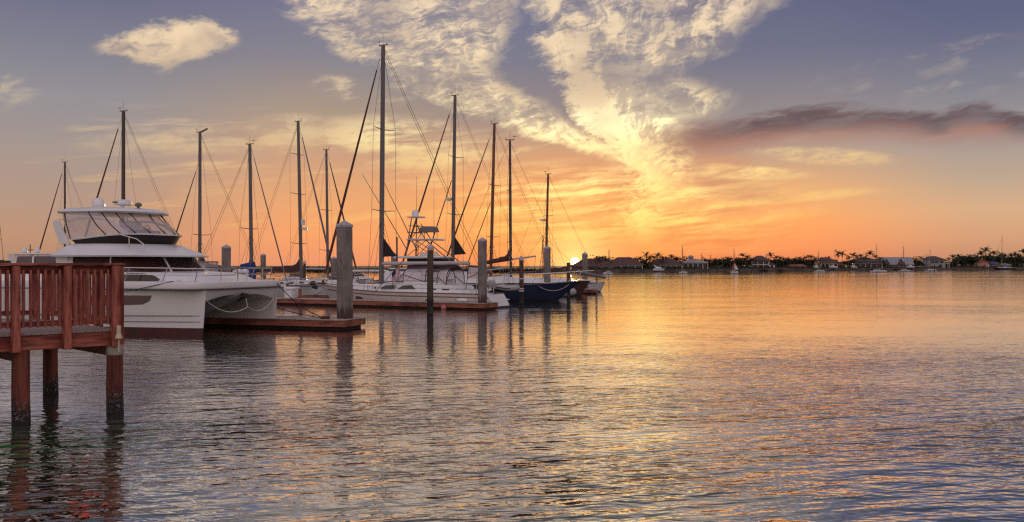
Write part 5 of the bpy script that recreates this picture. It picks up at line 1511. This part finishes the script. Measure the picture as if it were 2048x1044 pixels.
# ---- houses
def house_frame(label, px0, px1, off, group='houses on the far shore', name='house'):
    pm, an = shore_at((px0 + px1) / 2)
    d = Vector((pm.x, pm.y, 0)).normalized()
    c = pm + d * (off + 4)
    W_ = (px1 - px0) / F_PX * c.y
    yaw = -math.atan2(c.x, c.y) * .55
    t = thing(name, label, 'house', (c.x, c.y, GZ), yaw, group)
    return t, W_, c.y
def hip_roof(t, m, x0, x1, y0, y1, z0, z1, ov=.5, ridge=None):
    x0 -= ov; x1 += ov; y0 -= ov; y1 += ov
    d = min((x1 - x0), (y1 - y0)) / 2
    ins = d if ridge is None else (x1 - x0 - ridge) / 2
    ym = (y0 + y1) / 2
    b = MB()
    b.loft([[(x0, y0, z0 - .12), (x1, y0, z0 - .12), (x1, y1, z0 - .12), (x0, y1, z0 - .12)], [(x0, y0, z0), (x1, y0, z0), (x1, y1, z0), (x0, y1, z0)], [(x0 + ins, ym - .05, z1), (x1 - ins, ym - .05, z1), (x1 - ins, ym + .05, z1), (x0 + ins, ym + .05, z1)]])
    return b.build('roof', m, t)
def wall_box(t, m, x0, x1, y0, y1, z0, z1, name='wall'):
    return MB().box(((x0 + x1) / 2, (y0 + y1) / 2, (z0 + z1) / 2), (x1 - x0, y1 - y0, z1 - z0)).build(name, m, t)
def windows(t, xs, y, z, w, h, frame='post'):
    for x in xs:
        f = MB().box((x, y - .03, z), (w + .16, .08, h + .16)).build('window', M[frame], t)
        MB().box((x, y - .075, z), (w, .03, h)).build('pane', M['win'], f)
def arcade(t, x0, x1, y, z0, z1, n, m='post', depth=2.2):
    """porch with posts, a beam over them and a dark room behind"""
    MB().box(((x0 + x1) / 2, y, z1 - .12), (x1 - x0 + .2, .25, .24)).build('porch_beam', M[m], t)
    for k in range(n + 1):
        x = x0 + (x1 - x0) * k / n
        MB().box((x, y, (z0 + z1 - .24) / 2), (.26, .23, z1 - .24 - z0)).build('porch_post', M[m], t)
    MB().box(((x0 + x1) / 2, y + depth - .1, (z0 + z1) / 2), (x1 - x0 - .3, .1, z1 - z0 - .3)).build('porch_glazing', M['win'], t)
def hz(y, Y): return height(y, Y) - GZ
def H1(label, px0, px1, roof_y, eave_y, wall, roof, off=8, porch=None, storeys=1, win=True, ridge=None, chimney=False, depth=9):
    t, W_, Y = house_frame(label, px0, px1, off)
    x0, x1 = -W_ / 2, W_ / 2
    ze, zr = hz(eave_y, Y), hz(roof_y, Y)
    wall_box(t, M[wall], x0 + .3, x1 - .3, 0, depth, -.3, ze)
    r = hip_roof(t, M[roof], x0 + .3, x1 - .3, 0, depth, ze, zr, .6, ridge)
    if chimney:
        MB().box((x1 * .5, depth * .55, zr + .1), (.7, .7, 1.6)).build('chimney', M[wall], r)
    zf = min(ze - .2, 2.6)
    if porch:
        f0, f1, n = porch
        arcade(t, x0 + W_ * f0, x0 + W_ * f1, -2.2, -.1, zf, n)
        MB().loft([[(x0 + W_ * f0 - .3, -2.6, zf), (x0 + W_ * f1 + .3, -2.6, zf), (x0 + W_ * f1 + .3, .02, zf), (x0 + W_ * f0 - .3, .02, zf)], [(x0 + W_ * f0 - .3, -2.6, zf + .1), (x0 + W_ * f1 + .3, -2.6, zf + .1), (x0 + W_ * f1 + .3, .02, zf + .55), (x0 + W_ * f0 - .3, .02, zf + .55)]]).build('porch_roof', M[roof], t)
    if win:
        n = max(2, int(W_ / 3.2))
        rows = [1.3] if not porch else []
        if storeys > 1: rows.append((ze + 2.7) / 2 + .1)
        for z in rows:
            if z + .6 < ze: windows(t, [x0 + W_ * (k + .5) / n for k in range(n)], 0, z, 1.2, min(1.3, ze - 2.9 if z > 2 else 1.3) if ze > 3.5 else 1.1)
    return t, W_, Y, x0, x1, ze, zr
H1('dim hip roofed house right of the rising sun behind the outermost pile', 1142, 1232, 517, 533, 'walld', 'rooft', 8, porch=(.52, .92, 3))
H1('broad dark house with pale arcade and flat topped roof near the sun', 1212, 1287, 514, 529, 'walld', 'rooft', 9, porch=(.02, .95, 5), ridge=5)
H1('dark house half hidden by trees with a motor yacht before it', 1296, 1366, 517, 529, 'walld', 'rooft', 10, porch=(.03, .95, 6), ridge=6)
t, W_, Y, x0, x1, ze, zr = H1('grey metal roofed house with a little cupola on top', 1363, 1414, 517, 524, 'wallb', 'roofg', 8, porch=(.05, 1.0, 5), storeys=2)
MB().box((x0 + W_ * .40, 4.5, zr - .1), (1.9, 1.9, 1.6)).build('cupola', M['wallb'], t)
MB().loft([[(x0 + W_ * .4 - 1.6, 2.9, zr + .7), (x0 + W_ * .4 + 1.6, 2.9, zr + .7), (x0 + W_ * .4 + 1.6, 6.1, zr + .7), (x0 + W_ * .4 - 1.6, 6.1, zr + .7)], [(x0 + W_ * .4 - .05, 4.45, zr + 1.5), (x0 + W_ * .4 + .05, 4.45, zr + 1.5), (x0 + W_ * .4 + .05, 4.55, zr + 1.5), (x0 + W_ * .4 - .05, 4.55, zr + 1.5)]]).build('cupola_roof', M['roofg'], t)
# white two storey villa
t, W_, Y = house_frame('white two storey villa with brown hip roof and open loggias', 1492, 1550, 8)
x0, x1 = -W_ / 2, W_ / 2
a, b = x0 + W_ * .2, x0 + W_ * .8
ze, zr = hz(520.5, Y), hz(511, Y)
wall_box(t, M['wallw'], a, b, 1.6, 10, -.3, ze)
hip_roof(t, M['rooft'], a, b, -.2, 10, ze, zr, .6, ridge=2.2)
zm = ze * .52
for z0_, z1_ in ((-.1, zm), (zm + .02, ze)):
    arcade(t, a + .2, b - .2, -.1, z0_, z1_, 3, 'wallw', 1.7)
MB().box(((a + b) / 2, .75, zm - .1), (b - a - .4, 1.45, .2)).build('balcony_floor', M['wallw'], t)
for q0, q1 in ((x0, a), (b, x1)):
    wall_box(t, M['wallw'], q0 + .05, q1 - .02, 1.2, 8, -.3, zm * .92, 'side_wing')
    hip_roof(t, M['rooft'], q0 + .05, q1 - .02, 1.2, 8, zm * .92, zm * .92 + 1.0, .3)
    windows(t, [(q0 + q1) / 2], 1.2, zm * .45, (q1 - q0) * .45, 1.4, 'wallw')
MB().box((b - 1, 5, zr - .6), (.7, .7, 1.5)).build('chimney', M['wallw'], t)
H1('long low house with reddish roof right of the white villa', 1562, 1612, 528, 533, 'walld', 'roofr', 10, win=True, ridge=10)
H1('beige two storey house with arched ground floor', 1628, 1672, 514.5, 521, 'wallb', 'rooft', 9, porch=(.3, 1.0, 4), storeys=2)
H1('brown roofed side house between the beige house and its palms', 1664, 1690, 522, 530, 'walld', 'rooft', 12)
H1('house with grey roof and long white colonnade', 1697, 1762, 515, 523, 'wallb', 'roofd', 10, porch=(.02, .98, 6), storeys=2, ridge=5)
# metal roofed boathouse-like house
t, W_, Y = house_frame('dark house with steep silver metal gable roofs', 1762, 1826, 8)
x0, x1 = -W_ / 2, W_ / 2
ze, zr = hz(528, Y), hz(514, Y)
wall_box(t, M['walld'], x0 + .4, x1 - .4, 0, 9, -.3, ze)
rf = MB()
rf.loft([[(x0, -.7, ze - .3), (x1, -.7, ze - .3)], [(x0 + .6, 4.5, zr), (x1 - .6, 4.5, zr)], [(x0, 9.7, ze - .3), (x1, 9.7, ze - .3)]], closed=False, caps=False)
rf.loft([[(x0, -.7, ze - .42), (x1, -.7, ze - .42)], [(x0 + .6, 4.5, zr - .12), (x1 - .6, 4.5, zr - .12)], [(x0, 9.7, ze - .42), (x1, 9.7, ze - .42)]], closed=False, caps=False)
rf.build('roof', M['roofg'], t)
for fx in (.18, .62):
    cx = x0 + W_ * fx
    MB().loft([[(cx - 1.9, -1.6, ze - .1), (cx, -1.7, ze + (zr - ze) * .72), (cx + 1.9, -1.6, ze - .1)], [(cx - 1.9, 3.0, ze - .1), (cx, 3.6, ze + (zr - ze) * .72), (cx + 1.9, 3.0, ze - .1)]], closed=False, caps=False).build('gable_roof', M['roofg'] if fx < .5 else M['roofd'], t)
    MB().prism([(cx - 1.7, -1.4, ze - .15), (cx, -1.4, ze + (zr - ze) * .62), (cx + 1.7, -1.4, ze - .15)], (0, .15, 0)).build('gable', M['walld'], t)
arcade(t, x0 + .8, x1 - .8, -1.6, -.1, ze - .5, 7, 'walld')
MB().beam((x0 - 1, -7.4, .75), (x1 + 4, -7.4, .75), .08, .1).build('terrace_rail', M['post'], t)
# white gabled house with dark hip roof
t, W_, Y, x0, x1, ze, zr = H1('pale grey two storey house with dark hip roof and corner balcony', 1846, 1890, 512, 519.5, 'wallg', 'roofd', 8, win=False)
windows(t, [x0 + W_ * .45, x0 + W_ * .62, x0 + W_ * .82], 0, ze * .72, 1.9, 1.3)
windows(t, [x0 + W_ * .78], 0, ze * .25, 1.6, 2.0)
MB().box((x1 + .9, 2, ze * .52), (2.2, 4.2, .2)).build('balcony_floor', M['wallw'], t)
for y in (.1, 3.9): MB().box((x1 + 1.8, y, ze * .45), (.22, .22, ze * .95)).build('balcony_post', M['wallw'], t)
H1('peach house with red and blue tiled roof and white garage door', 1947, 1976, 518.5, 523, 'wallp', 'roofr', 8, storeys=2)
t, W_, Y = house_frame('small pavilion with blue pyramid roof', 1977, 1996, 9, name='pavilion')
tag(t, cat='pavilion')
wall_box(t, M['wallp'], -W_ * .4, W_ * .4, 0, 5, -.3, hz(528, Y))
hip_roof(t, M['roofb'], -W_ * .4, W_ * .4, 0, 5, hz(528, Y), hz(521, Y), .8)
windows(t, [-W_ * .15, W_ * .2], 0, 1.4, 1.0, 1.2)
H1('white single storey house behind the black hulled sailboat', 1996, 2022, 525, 530, 'wallw', 'roofg', 9)
H1('brown gabled house at the right frame edge', 2022, 2075, 513, 523, 'wallp', 'rooft', 11, porch=(.3, .95, 4), storeys=2)
# ---- palms and trees
palms = [(1197, 516), (1205, 514), (1212, 517), (1292, 507), (1300, 514), (1306, 512.5), (1316, 508), (1324, 514), (1343, 512), (1354, 517), (1461, 517), (1485, 509), (1495, 512.5), (1504, 517), (1541, 508), (1553, 513), (1567, 516.5), (1598, 514.5), (1612, 513.5),
         (1620, 511), (1630, 515), (1675, 503.5), (1685, 505), (1706, 508), (1713, 512), (1722, 510.5), (1740, 505), (1751, 512), (1825, 515), (1841, 513.5), (1905, 511.5), (1917, 510.5), (1954, 509), (1970, 497), (1962, 505), (1987, 504.5), (2000, 506), (2011, 511), (2022, 509), (2036, 509), (2046, 501)]
marks = {1292: 'tall slim palm between the arcade house and the dark house', 1316: 'bushy palm above the dark house roof', 1675: 'taller left palm of the pair over the beige house', 1685: 'right palm of the pair over the beige house', 1740: 'tall palm over the white colonnade', 1970: 'tallest palm, above the peach house', 2046: 'palm at the right frame edge over the brown house', 1905: 'lone palm right of the pale grey house', 1541: 'palm rising just right of the white villa', 1485: 'palm rising just left of the white villa'}
def near_house(px):
    for a, b, n in ((1120, 1240, 'the dim house by the sun'), (1240, 1290, 'the arcade house'), (1290, 1362, 'the dark house'), (1362, 1420, 'the cupola house'), (1420, 1492, 'the red sailed boat'), (1492, 1556, 'the white villa'), (1556, 1622, 'the long low house'), (1622, 1692, 'the beige house'), (1692, 1762, 'the colonnade house'), (1762, 1840, 'the silver roofed house'), (1840, 1900, 'the pale grey house'), (1900, 1946, 'the lone palm'), (1946, 1978, 'the peach house'), (1978, 1998, 'the blue pavilion'), (1998, 2024, 'the black hulled sailboat'), (2024, 2100, 'the brown gabled house')):
        if a <= px < b: return n
    return 'the far shore'
ordn = ['first', 'second', 'third', 'fourth', 'fifth', 'sixth', 'seventh', 'eighth', 'ninth', 'tenth', 'eleventh', 'twelfth']
palms += [(1248, 518), (1262, 519), (1275, 517), (1332, 516), (1352, 515), (1410, 519), (1430, 517), (1455, 515.5), (1472, 518), (1492, 516), (1560, 514.5), (1576, 517), (1590, 517.5), (1606, 517), (1640, 516), (1656, 514), (1697, 513), (1732, 512), (1760, 515), (1832, 517), (1897, 517), (1912, 514), (1928, 513), (1940, 511), (1948, 513), (1979, 508), (2006, 509), (2030, 507), (2040, 510)]
palms.sort()
cnt = {}
for px, ty in palms:
    h_ = near_house(px)
    cnt[h_] = cnt.get(h_, 0) + 1
    lab = marks.get(px) or '%s feathery palm from the left near %s' % (ordn[cnt[h_] - 1], h_)
    plant('palm', px, ty, lab, off=14 + (px * 3) % 7)
for px, ty, lab in ((1402, 506, 'round headed fan palm on a bare thin trunk right of the cupola'), (1421, 511, 'stout fan palm between the cupola house and the red sailed boat'), (1446, 516, 'small fan palm left of the red sailed boat'), (1852, 508.5, 'round headed fan palm behind the pale grey house'), (1834, 513, 'small fan palm left of the pale grey house')):
    plant('fan', px, ty, lab, off=13)
broad = [(1204, 524, 1.2), (1228, 525, 1.0), (1288, 524, .9), (1303, 525, 1.0), (1330, 522, 1.1), (1349, 523, 1.2), (1358, 525, .9), (1412, 522, .9), (1424, 521, 1.2), (1436, 519.5, 1.3), (1449, 520, 1.3), (1462, 523, 1.1), (1476, 521, 1.2), (1484, 518, 1.1), (1497, 521, .9), (1544, 520, 1.1), (1556, 523, 1.2), (1568, 524, 1.2), (1580, 519.5, 1.5), (1592, 519.5, 1.4), (1604, 521, 1.2), (1616, 521, 1.2), (1625, 521, 1.1), (1690, 524, 1.2), (1702, 522, 1.1), (1748, 520, 1.2), (1757, 521, 1.1), (1826, 523, 1.0), (1836, 524, 1.0), (1843, 526, .9), (1896, 526, 1.0), (1908, 525, 1.0), (1922, 517, 1.6), (1933, 513.5, 1.8), (1942, 519, 1.3), (1951, 514, 1.1), (1979, 512, 1.3), (1992, 513, 1.3), (2003, 514, 1.3), (2014, 516, 1.2), (2026, 515, 1.2), (2040, 516, 1.1)]
cnt = {}
for px, ty, ws in broad:
    h_ = near_house(px)
    cnt[h_] = cnt.get(h_, 0) + 1
    plant('broad', px, ty - 4, '%s dark leafy tree from the left by %s' % (ordn[cnt[h_] - 1], h_), off=19 + (px * 5) % 9, wscale=ws * 1.25)
rr = random.Random(9)
ug = MB()
for k in range(820):
    px = 1180 + rr.random() * 900
    p, an = shore_at(px)
    d = Vector((p.x, p.y, 0)).normalized()
    p = p + d * rr.choice([rr.uniform(2, 5), rr.uniform(20, 28)])
    far = (p - shore_at(px)[0]).length > 10
    h = rr.uniform(2.6, 5.2) if far else rr.uniform(.4, 1.1)
    leaf_cards(ug, (p.x, p.y, GZ + h * .5), (2.3 if far else 1.0, 1.5, h * .6), 34, rr, .5 if far else .28)
o = ug.build('shrubbery', M['leaf']); tag(o, 'dark shrubs and hedges between the far houses', 'shrubs', kind='stuff')

# ---- boats on the far water
far_boats = [
    (1218, 262, 501, R(8), 'small sailboat moored before the arcade house', 'white', 3.0), (1365, 288, 494, R(170), 'motor sailer moored before the cupola house', 'white', 2.6),
    (1637, 350, 503.5, R(165), 'small sailboat moored before the beige house', 'white', 4.0), (1753, 335, 490.5, R(178), 'long white sailboat moored before the colonnade house', 'white', 6.2),
    (1807, 372, 494, R(172), 'sailboat moored before the silver roofed house', 'white', 4.6), (1860, 425, 499.5, R(175), 'sailboat moored before the pale grey house', 'white', 5.0), (2004, 560, 470.5, R(176), 'black hulled sailboat with tall mast moored before the blue pavilion', 'black', 13.0)]
for px, Y, ty, hd, lab, hm, L in far_boats:
    L = L * (1.0 if hm == 'black' else 1.05)
    f = max(.55, min(1.2, L / 9))
    sailboat(lab, px, Y, ty, hd, L=L, B=L * .31, fb=(.75 * f, .7 * f, 1.0 * f), mast_x=L * .08, mast_r=.11, furl='furl_grey' if Y > 300 else None, furl_r=.05, spreaders=(.55,), hull=M[hm], boom=(L * .32, 0), boom_z=1.55 * f + .3, cover='grey_canvas', cover_shape=.12, detail=1, wire=.02, ob=L * .1, os_=.2, group='boats moored off the far shore', mast=M['alu'])
def red_sail(t, P, sheer, half, zd, om):
    MB().prism([(.2, -.01, 1.25), (.15, -.01, 3.6), (-1.25, -.01, 1.3)], (0, .02, 0)).build('mainsail', M['white'], t)
    MB().prism([(.3, -.01, 1.3), (.2, -.01, 3.5), (.95, -.01, 1.3)], (0, .02, 0)).build('jib', mat('red_sailcloth', '#b8433a', .9), t)
sailboat('small boat with a red and white sail set, moored left of the white villa', 1468, 287, 500, R(175), L=2.6, B=1.0, fb=(.55, .5, .75), mast_x=.1, mast_r=.09, furl=None, spreaders=(.6,), boom=(1.2, 0), boom_z=1.2, cover='grey_canvas', cover_shape=.1, detail=1, wire=.02, ob=.3, os_=.1, group='boats moored off the far shore', extra=red_sail)
def skiff(label, px, Y, L, rz=0.0, cat='skiff', name='skiff'):
    t = thing(name, label, cat, (bearing(px, Y), Y, 0), rz)
    flare_hull(t, L, L * .36, .35, .5, M['dark_alu'], M['dark_bottom'], .4, .05)
    for x in (-L * .2, L * .1):
        MB().box((x, 0, .33), (.25, L * .3, .05)).build('thwart', M['teak'], t)
    return t
skiff('low dark skiff right of the motor sailer', 1384, 292, 1.4)
skiff('low dark skiff right of the red sailed boat', 1489, 330, 1.8)
skiff('low dark skiff right of the sailboat before the pale grey house', 1880, 425, 2.2)
def small_motor(label, px, off, L, z=GZ + .5, rz=R(170)):
    p, an = shore_at(px)
    d = Vector((p.x, p.y, 0)).normalized()
    p = p - d * off
    t = thing('small_motorboat', label, 'motorboat', (p.x, p.y, z), rz, 'motorboats on lifts along the far seawall')
    flare_hull(t, L, L * .33, .6, .95, M['white'], M['white'], .8, .0)
    MB().loft([plan(-L * .2, L * .22, L * .12, .6, .5), plan(-L * .2, L * .1, L * .1, 1.15, .4)]).build('console', M['white'], t)
    MB().box((-L * .02, 0, 1.75), (L * .3, L * .24, .1)).build('top', M['white'], t)
    for x in (-L * .12, L * .1):
        for y in (-L * .1, L * .1): MB().tube([(x, y, .8), (x, y, 1.72)], .03, 4).build('top_post', M['steel'], t)
    for x in (-L * .3, L * .28):
        for y in (-.9, .9):
            MB().tube([(x, y, -1.5 - z), (x, y, .25)], .1, 6).build('lift_post', M['wood_spar'], t)
    return t
small_motor('white motorboat on a lift before the beige house', 1665, 2.5, 4.2)
small_motor('white motorboat on a lift before the colonnade house', 1707, 2.5, 3.4)
small_motor('white motorboat on a lift at the right side of the silver roofed house', 1820, 3, 4.2)
small_motor('small white boat on a lift between the long low house and the beige house', 1632, 2.5, 3.0)
# motor yacht on the seawall, before the dark house
p, an = shore_at(1319); p = p - Vector((p.x, p.y, 0)).normalized() * 3
t = thing('motor_yacht', 'sleek white motor yacht with raised arch before the dark house', 'motorboat', (p.x, p.y, .75), R(4))
flare_hull(t, 4.8, 1.7, .7, .8, M['white'], M['white'], 1.1, .0)
MB().loft([plan(-1.6, 1.1, .6, .6, 1.2), plan(-1.5, .4, .5, 1.15, .9)]).build('cabin', M['white'], t)
MB().loft([plan(-1.5, .9, .57, .75, 1.1), plan(-1.45, .5, .52, 1.0, .9)]).build('cabin_window', M['win'], t)
MB().prism([(-1.6, -.5, .95), (-.2, -.5, 1.3), (-1.3, -.5, 1.35), (-2.2, -.5, 2.0), (-2.3, -.5, 1.9)], (0, 1.0, 0)).build('radar_arch', M['white'], t)
# channel posts standing in the water
for px, Y, ty, lab in ((1478, 275, 537, 'thin channel post by the red sailed boat'), (1712, 325, 529, 'channel post beside the long white sailboat stern'), (1869, 395, 530, 'channel post beside the sailboat before the pale grey house')):
    t = thing('channel_post', lab, 'post', (bearing(px, Y), Y, 0), 0, 'channel posts in the far water')
    z = height(ty, Y)
    MB().tube([(0, 0, -2), (0, 0, z)], .16, 8).build('shaft', M['woodpile'], t)
    MB().box((0, -.18, z - .3), (.5, .05, .5)).build('board', M['rubber'], t)
# red boat on trailer ignored; small jetties before the villas
for px, w, lab in ((1525, 14, 'little timber jetty before the white villa'), (1560, 9, 'little timber jetty before the long low house'), (1742, 12, 'little timber jetty before the colonnade house'), (1795, 18, 'little timber jetty before the silver roofed house')):
    p, an = shore_at(px)
    t = thing('jetty', lab, 'jetty', (p.x, p.y, 0), an, 'timber jetties along the far seawall')
    MB().box((0, -1.6, GZ - .1), (w * .5, 2.6, .14)).build('jetty_deck', M['deckboard'], t)
    for x in (-w * .24, 0, w * .24): MB().tube([(x, -2.7, -1.5), (x, -2.7, GZ + .7)], .13, 6).build('jetty_post', M['woodpile'], t)
